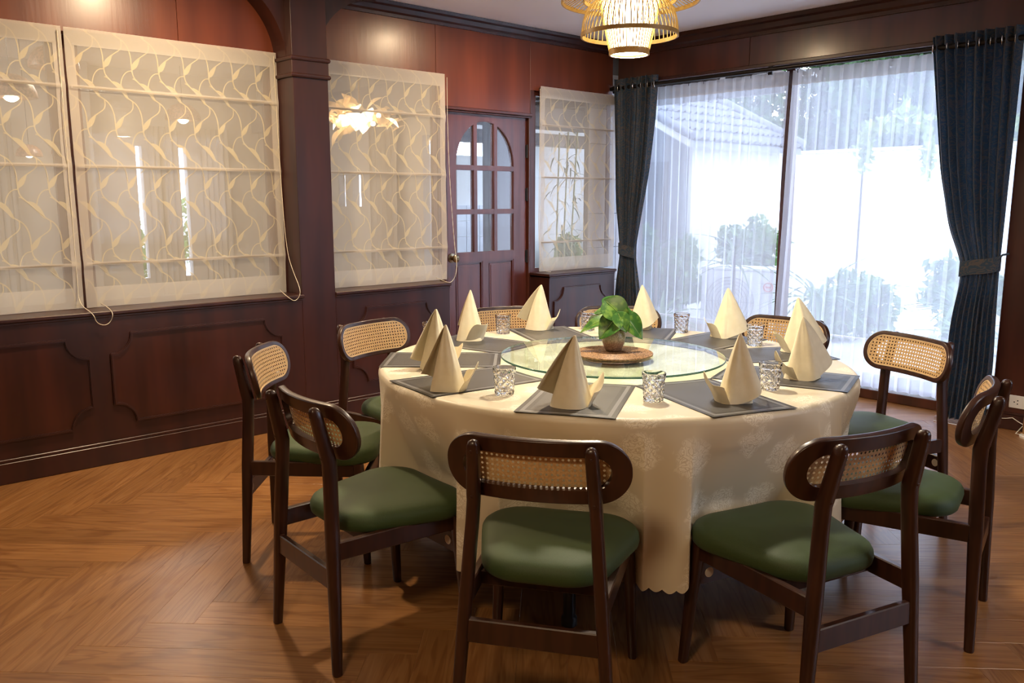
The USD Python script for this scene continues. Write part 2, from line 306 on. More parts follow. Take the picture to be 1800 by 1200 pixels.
# ------------------------------------------------------------------ the floor: herringbone planks
XW, XU, YB, ZC = -2.47, -2.685, 3.09, 2.63       # wainscot front, upper wall, beam face, ceiling
L_, W_ = .914, .1524
floor = thing('floor', kind='structure')
room = Polygon([(-2.74, -4.2), (4.0, -4.2), (4.0, 3.36), (-2.74, 3.36)])
def project(p):
    d = np.asarray(p, float) - CAM; z = d @ FW
    return (900 + 1478 * (d @ RT) / z, 600 - 1478 * (d @ UP) / z) if z > .2 else (-9999, -9999)
def plank_mesh(pol, ang):
    c = np.array(pol.exterior.coords)[:-1]
    if Polygon(c).exterior.is_ccw is False: c = c[::-1]
    def inset(d): 
        q = pol.buffer(-d, join_style=2)
        e = np.array(q.exterior.coords)[:-1] if not q.is_empty and q.geom_type == 'Polygon' else c
        e = e if shapely.is_ccw(shapely.LinearRing(e)) else e[::-1]
        return e
    a, b = inset(.0001), inset(.0008)
    if len(a) != len(b) or len(a) < 3: return None
    k = np.argmin(np.hypot(*(b - a[0]).T)); b = np.roll(b, -k, 0)
    n = len(a); V = np.vstack([np.c_[a, np.full(n, -.008)], np.c_[a, np.full(n, -.0005)], np.c_[b, np.zeros(n)]])
    F = []
    for r in (0, 1):
        for i in range(n):
            j = (i + 1) % n; F += [(r * n + i, r * n + j, (r + 1) * n + j), (r * n + i, (r + 1) * n + j, (r + 1) * n + i)]
    for i in range(1, n - 1): F.append((2 * n, 2 * n + i, 2 * n + i + 1))
    o = rng.uniform(0, 50, 2); ca, sa = math.cos(ang), math.sin(ang)
    uv = np.stack([V[:, 0] * ca + V[:, 1] * sa, -V[:, 0] * sa + V[:, 1] * ca], 1); uv = uv - uv.mean(0) + o
    return trimesh.Trimesh(V, F, process=False), uv
n_ind, rest, rest_uv = 0, [], []
cand = []
e1, e2 = np.array([1, 1]) / math.sqrt(2), np.array([-1, 1]) / math.sqrt(2)
O = np.array([-1.785, -2.132])
for i in range(-34, 35):
    for k in range(-14, 15):
        # herringbone lattice in (e1, e2): planks along e1 and along e2 in steps of the width
        a0 = i * W_ + k * 2 * L_; b0 = i * W_
        for kind, (u0, v0, lu, lv) in enumerate(((a0, b0, L_, W_), (a0 + L_, b0 + W_ - L_, W_, L_))):
            q = [O + e1 * u + e2 * v for u, v in ((u0, v0), (u0 + lu, v0), (u0 + lu, v0 + lv), (u0, v0 + lv))]
            q = Polygon(q)
            if not q.intersects(room): continue
            q = q.intersection(room)
            if q.geom_type != 'Polygon' or q.area < .002: continue
            cand.append((q, PI / 4 if kind == 0 else 3 * PI / 4))
seen = []
for q, ang in cand:
    c = q.centroid; px, py = project((c.x, c.y, 0))
    inview = -60 < px < 1860 and 200 < py < 1300 and c.x > -2.5
    seen.append((not inview, math.hypot(c.x - CAM[0], c.y - CAM[1])))
order = sorted(range(len(cand)), key=lambda t: seen[t])
for t in order:
    q, ang = cand[t]; r = plank_mesh(q, ang)
    if r is None: continue
    if n_ind < 296 and not seen[t][0]:
        obj('plank', r[0], PLANK, floor, uv=r[1]); n_ind += 1
    else:
        rest.append(r[0]); rest_uv.append(r[1])
if rest:
    obj('planking', cat(rest), PLANK, floor, uv=np.vstack(rest_uv), kind='stuff')
obj('subfloor', bx(-2.74, 4.0, -4.2, 3.36, -.15, -.006), BLACK, floor)

# ------------------------------------------------------------------ ceiling and walls
obj('ceiling', bx(-2.74, 4.0, -4.2, 3.40, ZC, ZC + .12), CEIL, kind='structure')
wl = thing('wall_left', kind='structure')
# upper boarding above the windows, in sheets with fine seams
def sheets(cuts, z0, z1, x, name='panel'):
    for a, b in zip(cuts[:-1], cuts[1:]):
        obj(name, bx(x - .06, x, a + .001, b - .001, z0, z1, .0015), MAHO_P, wl)
sheets([-4.2, -3.0, -1.78, -.55, .03], 2.19, ZC, XU)
sheets([.24, 1.215], 2.19, ZC, XU)
sheets([1.215, 2.11], 2.015, ZC, XU)
sheets([2.11, 3.055], 2.19, ZC, XU)
# wainscot: a deep box with a ledge on top
def moulding(y0, y1, z0, z1, r=.105):
    p = sbox(y0, z0, y1, z1)
    for yy in (y0, y1):
        for zz in (z0, z1): p = p.difference(Point(yy, zz).buffer(r, 24))
    return p
def wainscot(y0, y1, pans, end0=False):
    obj('wainscot', bx(-2.70, XW, y0, y1, 0, .79, .002), MAHO_D, wl)
    obj('ledge', cat([bx(-2.70, XW + .014, y0 - (.012 if end0 else 0), y1 + .012, .786, .806, .004), bx(-2.70, XW + .006, y0, y1, .772, .786, .003)]), MAHO_D, wl)
    for (a, b, c, d) in pans:
        p = moulding(a, b, c, d)
        obj('field_panel', onX(p.buffer(-.006), XW, .005), MAHO_F, wl)
        obj('panel_moulding', cat([onX(p.buffer(.007).difference(p.buffer(-.009)), XW, .010), onX(p.buffer(.003).difference(p.buffer(-.005)), XW, .014)]), MAHO_D, wl)
wainscot(-4.2, .016, [(-3.45, -2.35, .21, .675), (-2.26, -1.195, .21, .675), (-1.088, -.128, .21, .682)])
wainscot(.245, 1.145, [(.36, 1.045, .21, .69)])
wainscot(2.114, 2.876, [(2.165, 2.80, .21, .69)], True)
# pillar with its two beads and the curved brackets
obj('pillar', cat([bx(-2.70, XW, .016, .245, 0, ZC, .0015), bx(-2.70, XW + .004, .010, .251, 2.09, 2.168, .003)]), MAHO_D, wl)
for z in (2.083, 2.178):
    b_ = .013
    obj('bead', tube([(-2.69, .016 - b_ * .4, z), (XW + b_ * .4, .016 - b_ * .4, z), (XW + b_ * .4, .245 + b_ * .4, z), (-2.69, .245 + b_ * .4, z)], b_, 10), MAHO_D, wl, smooth=40)
def bracket(y0, s):
    t = np.linspace(0, PI / 2, 24); R = .43
    arc = [(y0 + s * (-R + R * math.cos(a)), 2.17 + R * math.sin(a)) for a in t]
    return Polygon([(y0, 2.17)] + arc[1:] + [(y0 + s * -R, ZC), (y0, ZC)]).buffer(0)
obj('bracket', onX(bracket(.016, 1), -2.69, .15), MAHO_D, wl)
obj('bracket', onX(bracket(.245, -1), -2.69, .10), MAHO_D, wl)
# window posts and heads
for a, b in ((-1.18, -1.10), (-.02, .02), (.24, .30), (1.23, 1.30), (-2.42, -2.32), (3.00, 3.055)):
    obj('window_post', bx(-2.74, XU - .012, a, b, .80, 2.19, .003), MAHO, wl)
obj('window_post', bx(-2.74, XU + .004, 2.108, 2.150, .80, 2.19, .003), MAHO, wl)
def crown(sc=1.0):
    return [(0, -.085 * sc), (.012, -.085 * sc), (.016, -.066 * sc), (.032, -.056 * sc), (.040, -.030 * sc), (.062, -.022 * sc), (.070, -.002), (0, -.002)]
def crown_y(y0, y1, x, sc=1.0):     # runs along y, out from x
    p = Polygon([(a, b) for a, b in crown(sc)]); m = ext(p, y1 - y0); v = m.vertices
    m.vertices = np.stack([x + v[:, 0], y1 - v[:, 2], ZC + v[:, 1]], 1); return m
def crown_x(x0, x1, y, sc=1.0):     # runs along x, out from y towards -y
    p = Polygon([(a, b) for a, b in crown(sc)]); m = ext(p, x1 - x0); v = m.vertices
    m.vertices = np.stack([x0 + v[:, 2], y - v[:, 0], ZC + v[:, 1]], 1); m.invert() if m.volume < 0 else None; return m
obj('trim_1', cat([crown_y(.46, YB - .002, XU), crown_y(-4.2, -.42, XU)]), MAHO_D, kind='structure')
obj('trim_2', crown_x(XU + .001, 4.0, YB, 1.25), MAHO_D, kind='structure')
obj('baseboard_left', cat([bx(XW, XW + .016, -4.2, 1.145, 0, .105, .003), bx(XW, XW + .010, -4.2, 1.145, .105, .122, .003), bx(XW, XW + .016, 2.114, 2.876, 0, .105, .003)]), MAHO_D, kind='structure')
# tiled return at the end of the left wall
tw = thing('trim_3', kind='structure')
obj('backing', bx(-2.76, -2.712, 2.80, 3.36, 0, 2.63), GROUT, tw)
for k in range(9):
    z0 = .115 + k * .285 - .285
    for (a, b) in ((2.80, 3.148), (3.152, 3.36)):
        obj('tile', bx(-2.712, -2.700, a, b, max(z0 + .002, 0), min(z0 + .283, ZC), .002), TILE, tw)
# window wall: beam, right piece, skirting, sill
ww = thing('wall_window', kind='structure')
for a, b in ((-2.66, -1.42), (-1.42, .62), (.62, 4.0)):
    obj('beam_panel', bx(a + .001, b - .001, YB, 3.24, 2.308, ZC, .003), MAHO, ww)
obj('beam_edge', bx(-2.66, 4.0, YB - .012, 3.24, 2.300, 2.326, .004), MAHO_D, ww)
obj('side_panel', bx(.375, 1.6, 3.11, 3.32, 0, 2.30, .004), MAHO, ww)
obj('side_panel', bx(1.602, 4.0, 3.11, 3.32, 0, 2.30, .004), MAHO, ww)
obj('corbel', cat([bx(.74, 1.05, 2.86, 3.09, 2.43, ZC, .01), bx(.77, 1.02, 2.93, 3.09, 2.36, 2.43, .01)]), MAHO_D, ww)
obj('baseboard_right', cat([bx(.375, 4.0, 3.094, 3.11, 0, .09, .003), bx(.375, 4.0, 3.10, 3.11, .09, .105, .003)]), MAHO_D, kind='structure')
t = thing('wall_right', kind='structure')
q = sbox(-4.2, 0, 3.4, ZC).difference(sbox(.9, .80, 2.7, 2.20))
obj('boarding', onX(q, 4.0, .10), MAHO, t)
t = thing('wall_back', kind='structure')
obj('boarding', bx(-2.74, 4.1, -4.3, -4.2, 0, ZC), MAHO, t); obj('plaster', bx(-2.4, 3.98, -4.2, -4.185, 1.0, ZC - .1), CURB, t)
w6 = thing('window_6', kind='structure')  # out of view, lets daylight onto the right side of the room
for a, b in ((.9, 1.77), (1.83, 2.7)): obj('pane', bx(4.048, 4.052, a, b, .80, 2.20), PANE, w6)
for a, b in ((.84, .92), (1.77, 1.83), (2.68, 2.76)): obj('mullion', bx(4.01, 4.09, a, b, .74, 2.26, .004), MAHO, w6)
obj('eave', bx(4.1, 5.5, -4.3, 3.4, 2.60, 2.68), VERW, w6)  # added overhang, out of view, keeps the sun out of this window
# big window
w1 = thing('window_1', kind='structure')
YG = 3.40
obj('sill', bx(-2.70, .375, 3.25, 3.46, 0, .066, .004), MAHO, w1)
obj('window_head', bx(-2.70, .375, 3.34, 3.46, 2.36, ZC, .004), MAHO, w1)
for a, b in ((-2.70, -2.64), (-1.275, -1.205), (.315, .375)):
    obj('mullion', bx(a, b, 3.36, 3.44, .066, 2.36, .004), MAHO, w1)
obj('low_rail', bx(-2.64, .315, 3.455, 3.475, .372, .384), WHITE, w1)
for a, b in ((-2.64, -1.275), (-1.205, .315)):
    obj('pane', bx(a, b, YG - .002, YG + .002, .066, 2.36), PANE, w1)
# left wall windows (glass behind the blinds)
for k, (a, b) in enumerate(((-2.32, -1.18), (-1.10, -.02), (.30, 1.23), (2.15, 3.00))):
    w = thing(f'window_{k + 2}', kind='structure')
    obj('pane', bx(-2.722, -2.718, a, b, .80, 2.19), PANE, w)
    fr = sbox(a, .80, b, 2.19); fr = fr.difference(fr.buffer(-.035, join_style=2))
    obj('window_frame', onX(fr, -2.735, .03), MAHO, w)

# ------------------------------------------------------------------ the door
d = thing('door_1', kind='structure')
XD = -2.70
y0, y1, ztop = 1.302, 2.085, 1.985
op = sbox(1.393, .985, 1.954, 1.62).union(affinity.scale(Point(0, 0).buffer(1, 48), .2805, .315).__class__(affinity.translate(affinity.scale(Point(0, 0).buffer(1, 48), .2805, .315), 1.6735, 1.62)))
cols = [(1.393, 1.561), (1.590, 1.757), (1.786, 1.954)]
rows = [(.985, 1.268), (1.297, 1.584), (1.613, 2.0)]
panes = []
for (a, b) in cols:
    for (c, e) in rows:
        q = sbox(a, c, b, e).intersection(op)
        q = q.buffer(-.006).buffer(.006); panes.append(q)
low = [sbox(1.372, .15, 1.640, .918), sbox(1.693, .15, 1.955, .918)]
bite = Point(1.667, .40).buffer(.135, 32)
low = [q.difference(bite) for q in low]
leaf = sbox(y0, .01, y1, ztop)
for q in panes + low: leaf = leaf.difference(q)
obj('door_leaf', onX(leaf, XD, -.042), DOORW, d)
for q in panes:
    obj('glazing_bead', onX(q.buffer(.002).difference(q.buffer(-.004)), XD - .010, .007), DOORW, d)
    obj('pane', onX(q.buffer(.002), XD - .016, .004), PANE, d)
for q in low:
    obj('raised_panel', cat([onX(q.buffer(.001), XD - .028, .010), onX(q.buffer(-.022), XD - .018, .008), onX(q.buffer(-.034), XD - .010, .004)]), DOORW, d)
    obj('panel_bead', onX(q.buffer(.002).difference(q.buffer(-.010)), XD - .018, .014), DOORW, d)
obj('door_frame', cat([bx(-2.74, XU + .008, y1 + .004, 2.108, 0, 2.015, .003), bx(-2.74, XU + .008, 1.268, y0 - .004, 0, 2.015, .003)]), MAHO, d)
obj('door_head', cat([bx(-2.74, XU + .026, 1.268, 2.112, 1.992, 2.016, .004), bx(-2.74, XU + .014, 1.268, 2.112, 1.980, 1.992, .003)]), MAHO, d)
kn = thing('door_knob', parent=d)
kx = [(.034, 0), (.034, .006), (.016, .010), (.013, .030), (.022, .036), (.028, .046), (.028, .058), (.020, .066), (.008, .068), (.006, .064)]
obj('knob', xf(lathe(kx, 28), (XD, 1.345, .952), ry=PI / 2), BRASS, kn, smooth=40)
for z in (1.735, 1.41, .935):
    obj('hinge', cat([cyl((XD + .006, y1 + .004, z - .05), (XD + .006, y1 + .004, z + .05), .009), bx(XD, XD + .004, y1 - .012, y1 + .012, z - .045, z + .045)]), BLACK, d, smooth=40)

# ------------------------------------------------------------------ roman blinds
XB = -2.652
def vine_pattern(y0, y1, z0, z1, ph):
    from scipy.interpolate import make_interp_spline
    p = .139
    def sp(pts, n=14):
        q = np.array(pts, float); return make_interp_spline(np.arange(len(q)), q, k=min(3, len(q) - 1))(np.linspace(0, len(q) - 1, n))
    curves = [(sp([(-.071, -.063), (-.045, -.047), (0, 0), (.04, .040), (.075, .065), (.097, .11), (.103, .16), (.104, .205)], 22), .0030),
              (sp([(.104, .205), (.122, .165), (.145, .135), (.180, .110), (.197, .085), (.197, .05)], 14), .0028),
              (sp([(.104, .205), (.107, .222), (.113, .237), (.133, .261)], 6), .0030),
              (sp([(.102, .205), (.066, .222), (.047, .26), (.044, .30), (.060, .335), (.079, .348)], 14), .0026)]
    def leafp(pts_axis, w1, w2):
        q = sp(pts_axis, 11); t = np.gradient(q, axis=0); t /= np.linalg.norm(t, axis=1, keepdims=True); n_ = np.stack([-t[:, 1], t[:, 0]], 1)
        e = np.sin(np.linspace(0, PI, 11))[:, None] ** .9
        return np.vstack([q + n_ * w1 * e, (q - n_ * w2 * e)[::-1][1:-1]])
    leaves = [leafp([(-.036, -.044), (-.006, -.012), (.040, .040)], .006, .019), leafp([(.103, .203), (.116, .170), (.152, .128)], .019, .007)]
    out = []
    W, H = y1 - y0, z1 - z0
    for b in range(-2, int(H / .308) + 3):
        for a in range(-12, int(W / p) + 12):
            ox, oy = a * p + b * .178 + ph * .1, b * .308
            if not (-.3 < ox < W + .3): continue
            for c, r in curves: out.append(LineString([(y0 + ox + u, z1 + .02 - oy - v) for u, v in c]).buffer(r, 2))
            for l in leaves: out.append(Polygon([(y0 + ox + u, z1 + .02 - oy - v) for u, v in l]).buffer(0))
    return shapely.union_all(out).intersection(sbox(y0 + .004, z0 + .004, y1 - .004, z1 - .004)).simplify(.0005)
def blind(y0, y1, label, seed, cord_side, cord_pts, ztop=2.222, zbot=.808):
    t = thing('roman_blind', label, 'blind', (XB, y0, zbot), 0, None)
    r_ = np.random.default_rng(seed)
    W, H = y1 - y0, ztop - zbot
    rods = [z - zbot for z in (1.933, 1.540, 1.037)]
    def surf(y, z, dx=0.0):
        y, z = np.asarray(y, float), np.asarray(z, float)
        wv = .006 * np.sin(y * 17 + seed) * np.exp(-((z - .25) / .3) ** 2) + .003 * np.sin(y * 9 + z * 7 + seed)
        sag = sum(.007 * np.exp(-((z - q) / .03) ** 2) for q in rods)
        return np.stack([wv + sag + dx, y, z], -1)
    def sheet(a, b, c, e, dx, nu=40, nv=60):
        Y, Z = np.meshgrid(np.linspace(a, b, nu), np.linspace(c, e, nv), indexing='ij'); return grid(surf(Y, Z, dx))
    obj('gauze', sheet(0, W, 0, H, 0.0), GAUZE, t, smooth=True)
    obj('top_hem', sheet(0, W, H - .085, H, .003, 40, 8), GAUZE_H, t, smooth=True)
    obj('bottom_hem', sheet(0, W, 0, .108, .003, 40, 10), GAUZE_H, t, smooth=True)
    obj('side_hem', sheet(0, .045, .108, H - .085, .0028, 5, 50), GAUZE_H, t, smooth=True)
    obj('side_hem', sheet(W - .045, W, .108, H - .085, .0028, 5, 50), GAUZE_H, t, smooth=True)
    for q in rods:
        obj('batten', sheet(.012, W - .02, q - .008, q + .010, .012, 40, 3), GAUZE, t, smooth=True)
        obj('rod', tube([(.004, y, q) for y in np.linspace(.02, W - .04, 6)], .0055, 6), RODW, t)
    g = vine_pattern(0, W, 0, H, seed * .37)
    ms = []
    for p in getattr(g, 'geoms', [g]):
        v, f = trimesh.creation.triangulate_polygon(p, engine='earcut'); ms.append((surf(v[:, 0], v[:, 1], .0012), f))
    obj('leaf_pattern', cat([trimesh.Trimesh(v, f, process=False) for v, f in ms]), MOTIF, t, kind='stuff')
    obj('head_rail', bx(-.022, -.004, .005, W - .005, H - .075, H - .01, .002), MAHO_D, t)
    pts = [np.array(p) - np.array([XB, y0, zbot]) for p in cord_pts]
    P = np.array(pts); u = np.linspace(0, len(P) - 1, 60); 
    from scipy.interpolate import make_interp_spline
    sp = make_interp_spline(np.arange(len(P)), P, k=2)
    obj('pull_cord', tube(sp(u), .0022, 5), CORD, t, smooth=True)
    return t
xo = XW + .022
blind(-2.32, -1.150, 'leaf patterned gauze roman blind furthest from the door, cut by the frame', 1, 1,
      [(-2.64, -1.17, 2.2), (-2.64, -1.172, 1.6), (-2.64, -1.175, 1.0), (-2.60, -1.178, .84), (xo, -1.170, .80), (xo, -1.150, .755), (xo, -1.115, .738), (xo, -1.085, .755), (xo, -1.075, .80), (-2.60, -1.08, .83)])
blind(-1.138, .008, 'leaf patterned gauze roman blind immediately before the wooden pillar', 2, 1,
      [(-2.64, -.01, 2.2), (-2.64, .000, 1.5), (-2.60, -.002, 1.1), (-2.52, -.01, .95), (xo, -.010, .85), (xo, -.015, .80), (xo, -.045, .778), (xo, -.085, .800), (-2.60, -.06, .83)])
blind(.295, 1.262, 'leaf patterned gauze roman blind between the pillar and the door', 3, 1,
      [(-2.64, 1.275, 2.2), (-2.64, 1.285, 1.6), (-2.60, 1.29, 1.1), (-2.55, 1.27, .95), (xo, 1.185, .88), (xo, 1.17, .84), (xo, 1.14, .812), (xo, 1.10, .815), (-2.60, 1.13, .83)])
blind(2.185, 3.062, 'small leaf patterned gauze roman blind between the door and the tiled corner', 4, 0,
      [(-2.64, 2.17, 2.2), (-2.64, 2.168, 1.6), (-2.64, 2.165, 1.1), (-2.62, 2.17, .92), (-2.60, 2.19, .83), (-2.58, 2.215, .812), (-2.58, 2.24, .812)])

# ------------------------------------------------------------------ curtains at the big window
rod = thing('curtain_rod', 'dark round curtain rod along the foot of the window beam', 'curtain rod', (0, 3.03, 2.272))
obj('rod', cyl((-2.70, 0, 0), (.46, 0, 0), .016, 16), STEEL, rod, smooth=40)
for x in (-2.69, -1.24, .45):
    obj('bracket', cat([bx(x - .012, x + .012, -.004, .058, -.012, .012), bx(x - .015, x + .015, .048, .060, -.03, .03)]), STEEL, rod)
def drape(left, right, ztop, zbot, y, nf, amp, seed, n=260, m=70, zs=None, flat=None):
    z = np.linspace(zbot, ztop, m); s = np.linspace(0, 1, n)
    lx = np.interp(z, *zip(*sorted(left))); rx = np.interp(z, *zip(*sorted(right)))
    from scipy.ndimage import gaussian_filter1d
    lx, rx = gaussian_filter1d(lx, 1.6, mode='nearest'), gaussian_filter1d(rx, 1.6, mode='nearest')
    S, Z = np.meshgrid(s, z, indexing='ij'); r_ = np.random.default_rng(seed)
    ph = S * nf * 2 * PI + .6 * np.sin(S * 7 + seed) + .25 * np.sin(Z * 2.1 + S * 9)
    a = amp * (1 if flat is None else np.interp(Z, *zip(*sorted(flat))))
    X = lx[None, :] + (rx - lx)[None, :] * S + .25 * a * np.sin(ph * 2) 
    Y = y + a * np.sin(ph) + .2 * a * np.sin(2.3 * ph + seed)
    return grid(np.stack([X, Y, Z], -1)), np.stack([S * (1.4 if nf > 6 else 1.0), Z], -1).reshape(-1, 2)
def blue_curtain(left, right, y, label, nf, tie, seed, eyelets, hook):
    t = thing('blue_curtain', label, 'curtain', (0, y, 0))
    zt = 2.342
    mesh, uv = drape(left, right, zt, .025, 0.0, nf, .034, seed, flat=[(.0, .9), (tie - .25, .8), (tie - .05, .28), (tie + .05, .28), (tie + .4, .8), (2.4, 1.0)])
    obj('drape', mesh, BLUE, t, smooth=True, uv=uv)
    lz = np.interp(tie, *zip(*sorted(left))); rz = np.interp(tie, *zip(*sorted(right)))
    w = rz - lz; a = np.linspace(0, 2 * PI, 40, endpoint=False)
    rings = []
    for k, dz in enumerate(np.linspace(-.045, .045, 5)):
        rings.append(np.stack([(lz + rz) / 2 + (w / 2 + .004) * np.sign(np.cos(a)) * np.abs(np.cos(a)) ** .7, .030 * np.sign(np.sin(a)) * np.abs(np.sin(a)) ** .6, tie + dz + .22 * (np.cos(a)) * w * hook], 1))
    obj('tieback', loft(rings, cap=False), BLUE, t, smooth=True, uv=np.stack([np.repeat(a * .07, 5), np.tile(np.linspace(0, .1, 5), 40)], 1))
    for x in eyelets:
        obj('eyelet', xf(ring(.026, .0045, n=24, m=8), (x, 0, 2.272), ry=PI / 2, rz=.35), CHROME, t, smooth=True)
    return t
cl = blue_curtain([(2.35, -2.655), (1.38, -2.605), (.95, -2.555), (.80, -2.565), (.02, -2.64)], [(2.35, -2.215), (2.05, -2.225), (1.60, -2.27), (.95, -2.385), (.58, -2.325), (.02, -2.27)],
             3.03, 'narrow dark blue damask curtain tied back beside the tiled corner', 8, .95, 1, [-2.60, -2.52, -2.44, -2.36, -2.29, -2.225], -.5)
cr = blue_curtain([(2.35, -.130), (1.545, -.020), (1.20, .060), (1.00, .152), (.94, .160), (.64, .118), (.02, .095)], [(2.35, .372), (1.2, .375), (.95, .372), (.36, .385), (.02, .36)],
             3.03, 'wide dark blue damask curtain tied back beside the brown end wall', 9, .975, 2, [-.11, -.03, .03, .09, .15, .21, .27, .34], .5)
obj('tie_cord', tube([(.34, .0, 1.00), (.362, -.02, 1.02), (.385, -.01, 1.05), (.40, .05, 1.055)], .006, 6), BLUE, cr)
def sheer(x0, x1, b0, b1, label, seed, nf, hooks):
    t = thing('sheer_curtain', label, 'curtain', (0, 3.30, 0), 0, None)
    L = [(2.286, x0), (1.2, (x0 * .55 + b0 * .45)), (.07, b0)]; R = [(2.286, x1), (1.2, x1 * .55 + b1 * .45), (.07, b1)]
    mesh, uv = drape(L, R, 2.286, .072, 0.0, nf, .020, seed, n=420, m=110, flat=[(0, 1.2), (2.0, .9), (2.31, .55)])
    obj('sheer_cloth', mesh, SHEER, t, smooth=True)
    mesh, uv = drape(L, R, 2.286, .072, -.003, nf, .020, seed, n=420, m=110, flat=[(0, 1.2), (2.0, .9), (2.31, .55)])
    v = mesh.vertices; keep = v[mesh.faces][:, :, 2].min(1) > 2.286 - .105
    obj('heading', unref(trimesh.Trimesh(v, mesh.faces[keep], process=False)), SHEER_H, t, smooth=True)
    keep = v[mesh.faces][:, :, 2].max(1) < .072 + .12
    obj('hem', unref(trimesh.Trimesh(v, mesh.faces[keep], process=False)), SHEER, t, smooth=True)
    for x in hooks:
        obj('hook', cat([ring(.009, .0022, x, 0, 0, 14, 6).apply_transform(trimesh.transformations.rotation_matrix(PI / 2, [1, 0, 0], [x, 0, 0])), cyl((x, 0, -.03), (x, 0, -.008), .0022, 6)]).apply_translation([0, 0, 2.298]), BLACK, t)
    return t
sheer(-2.62, -1.215, -2.62, -1.262, 'white sheer curtain between the narrow blue curtain and the window post', 3, 17, np.linspace(-2.38, -1.25, 9))
sheer(-1.180, .34, -1.236, .34, 'white sheer curtain between the window post and the wide blue curtain', 4, 19, np.linspace(-1.15, .2, 9))
tr = thing('curtain_track', 'grey metal track with a drooping string above the sheer curtains', 'curtain track', (0, 3.30, 2.312))
obj('rail', bx(-2.66, .36, -.010, .010, .004, .020, .002), ALU, tr)
obj('string', tube([(x, -.034, -.008 - .014 * abs(math.sin((x + 1.2) * 5))) for x in np.linspace(-2.35, .2, 80)], .002, 5), BLACK, tr)

# ------------------------------------------------------------------ table, cloth
chairs = {'A': (.534, -.852, .593), 'B': (-.098, -1.003, -.045), 'C': (-.785, -.801, -.733), 'D': (-1.046, -.215, -1.357), 'E': (-1.015, .473, -2.007), 'F': (-.670, .876, -2.276),
          'G': (-.005, 1.07, -3.136), 'H': (.555, .963, 2.749), 'I': (.960, .342, 1.807), 'J': (.958, -.332, 1.295)}
tb = thing('round_table', 'round banquet table standing on black legs under the cream cloth', 'table', (0, 0, 0))
obj('table_top', lathe([(.868, .722), (.880, .728), (.880, .744), (.872, .750)], 72), CHAIRW, tb, smooth=30)
for k in range(4):
    a = math.radians(-59.5 + 90 * k); obj('leg', lathe([(.022, 0), (.026, .004), (.026, .03), (.020, .04), (.020, .72)], 18, .676 * math.cos(a), .676 * math.sin(a)), BLACK, tb, smooth=40)
TZ = .757
def cloth():
    n = 1980; th = np.arange(n) * 2 * PI / n
    r0, hang = .900, .51
    push = np.zeros(n) + 9.0
    for k, (x, y, rz) in chairs.items():
        rc = math.hypot(x, y); ac = math.atan2(y, x)
        dphi = (th - ac + PI) % (2 * PI) - PI
        lim = (rc - .236) / np.maximum(np.cos(dphi), .2)
        lat = np.abs(.86 * np.sin(dphi)); w = np.clip((lat - .165) / .125, 0, 1); w = w * w * (3 - 2 * w)
        lim = lim + w * .22; lim[np.abs(dphi) > 1] = 9
        push = np.minimum(push, lim)
    fold = .020 * np.sin(7 * th + .6) + .015 * np.sin(13 * th + 2.0) + .010 * np.sin(24 * th + 4) + .004 * np.sin(37 * th)
    lows = .030 * np.sin(5 * th + 1.1) + .018 * np.sin(11 * th + 3)
    P, UV = [], []
    for r in np.linspace(.02, .872, 14):
        P.append(np.stack([r * np.cos(th), r * np.sin(th), np.full(n, TZ)], 1)); UV.append(np.stack([r * np.cos(th), r * np.sin(th)], 1))
    for a in np.linspace(.15, 1, 6) * PI / 2:
        r = .872 + .022 * math.sin(a); P.append(np.stack([r * np.cos(th), r * np.sin(th), np.full(n, TZ - .022 * (1 - math.cos(a)))], 1)); UV.append(np.stack([th * .9, np.full(n, .9 + a * .02)], 1))
    for s in np.linspace(.04, 1, 30):
        z = TZ - .022 - s * (hang - .022) - (lows * s if s > .2 else 0) + (.011 * (np.abs(np.sin(th * 165 / 2)) - .5) * -1 if s == 1 else 0) * 1.0
        g = s ** .8
        r = .894 + .012 * s + fold * g * 1.5
        lim = push + .012 * np.sin(9 * th) * s
        tgt = np.minimum(r, lim)
        k = np.clip((s - .02) / .60, 0, 1); k = k ** 1.2
        r = r + (tgt - r) * k
        P.append(np.stack([r * np.cos(th), r * np.sin(th), np.broadcast_to(z, (n,))], 1)); UV.append(np.stack([th * .9, np.full(n, .95 + s * hang)], 1))
    P = np.array(P)
    m = grid(P.transpose(1, 0, 2), closed_u=True)
    uv = np.array(UV).transpose(1, 0, 2).reshape(-1, 2)
    v = np.vstack([m.vertices, [0, 0, TZ]]); i = np.arange(n); L = len(UV)
    f = np.vstack([m.faces, np.stack([np.full(n, len(v) - 1), i * L, ((i + 1) % n) * L], 1)])
    f = f[:, ::-1]
    f[-n:] = f[-n:, ::-1]
    return trimesh.Trimesh(v, f, process=False), np.vstack([uv, [0, 0]])
cm, cuv = cloth()
obj('tablecloth', cm, CLOTH, smooth=True, uv=cuv, label='cream damask tablecloth with a scalloped hem draped over the round table', cat='tablecloth')

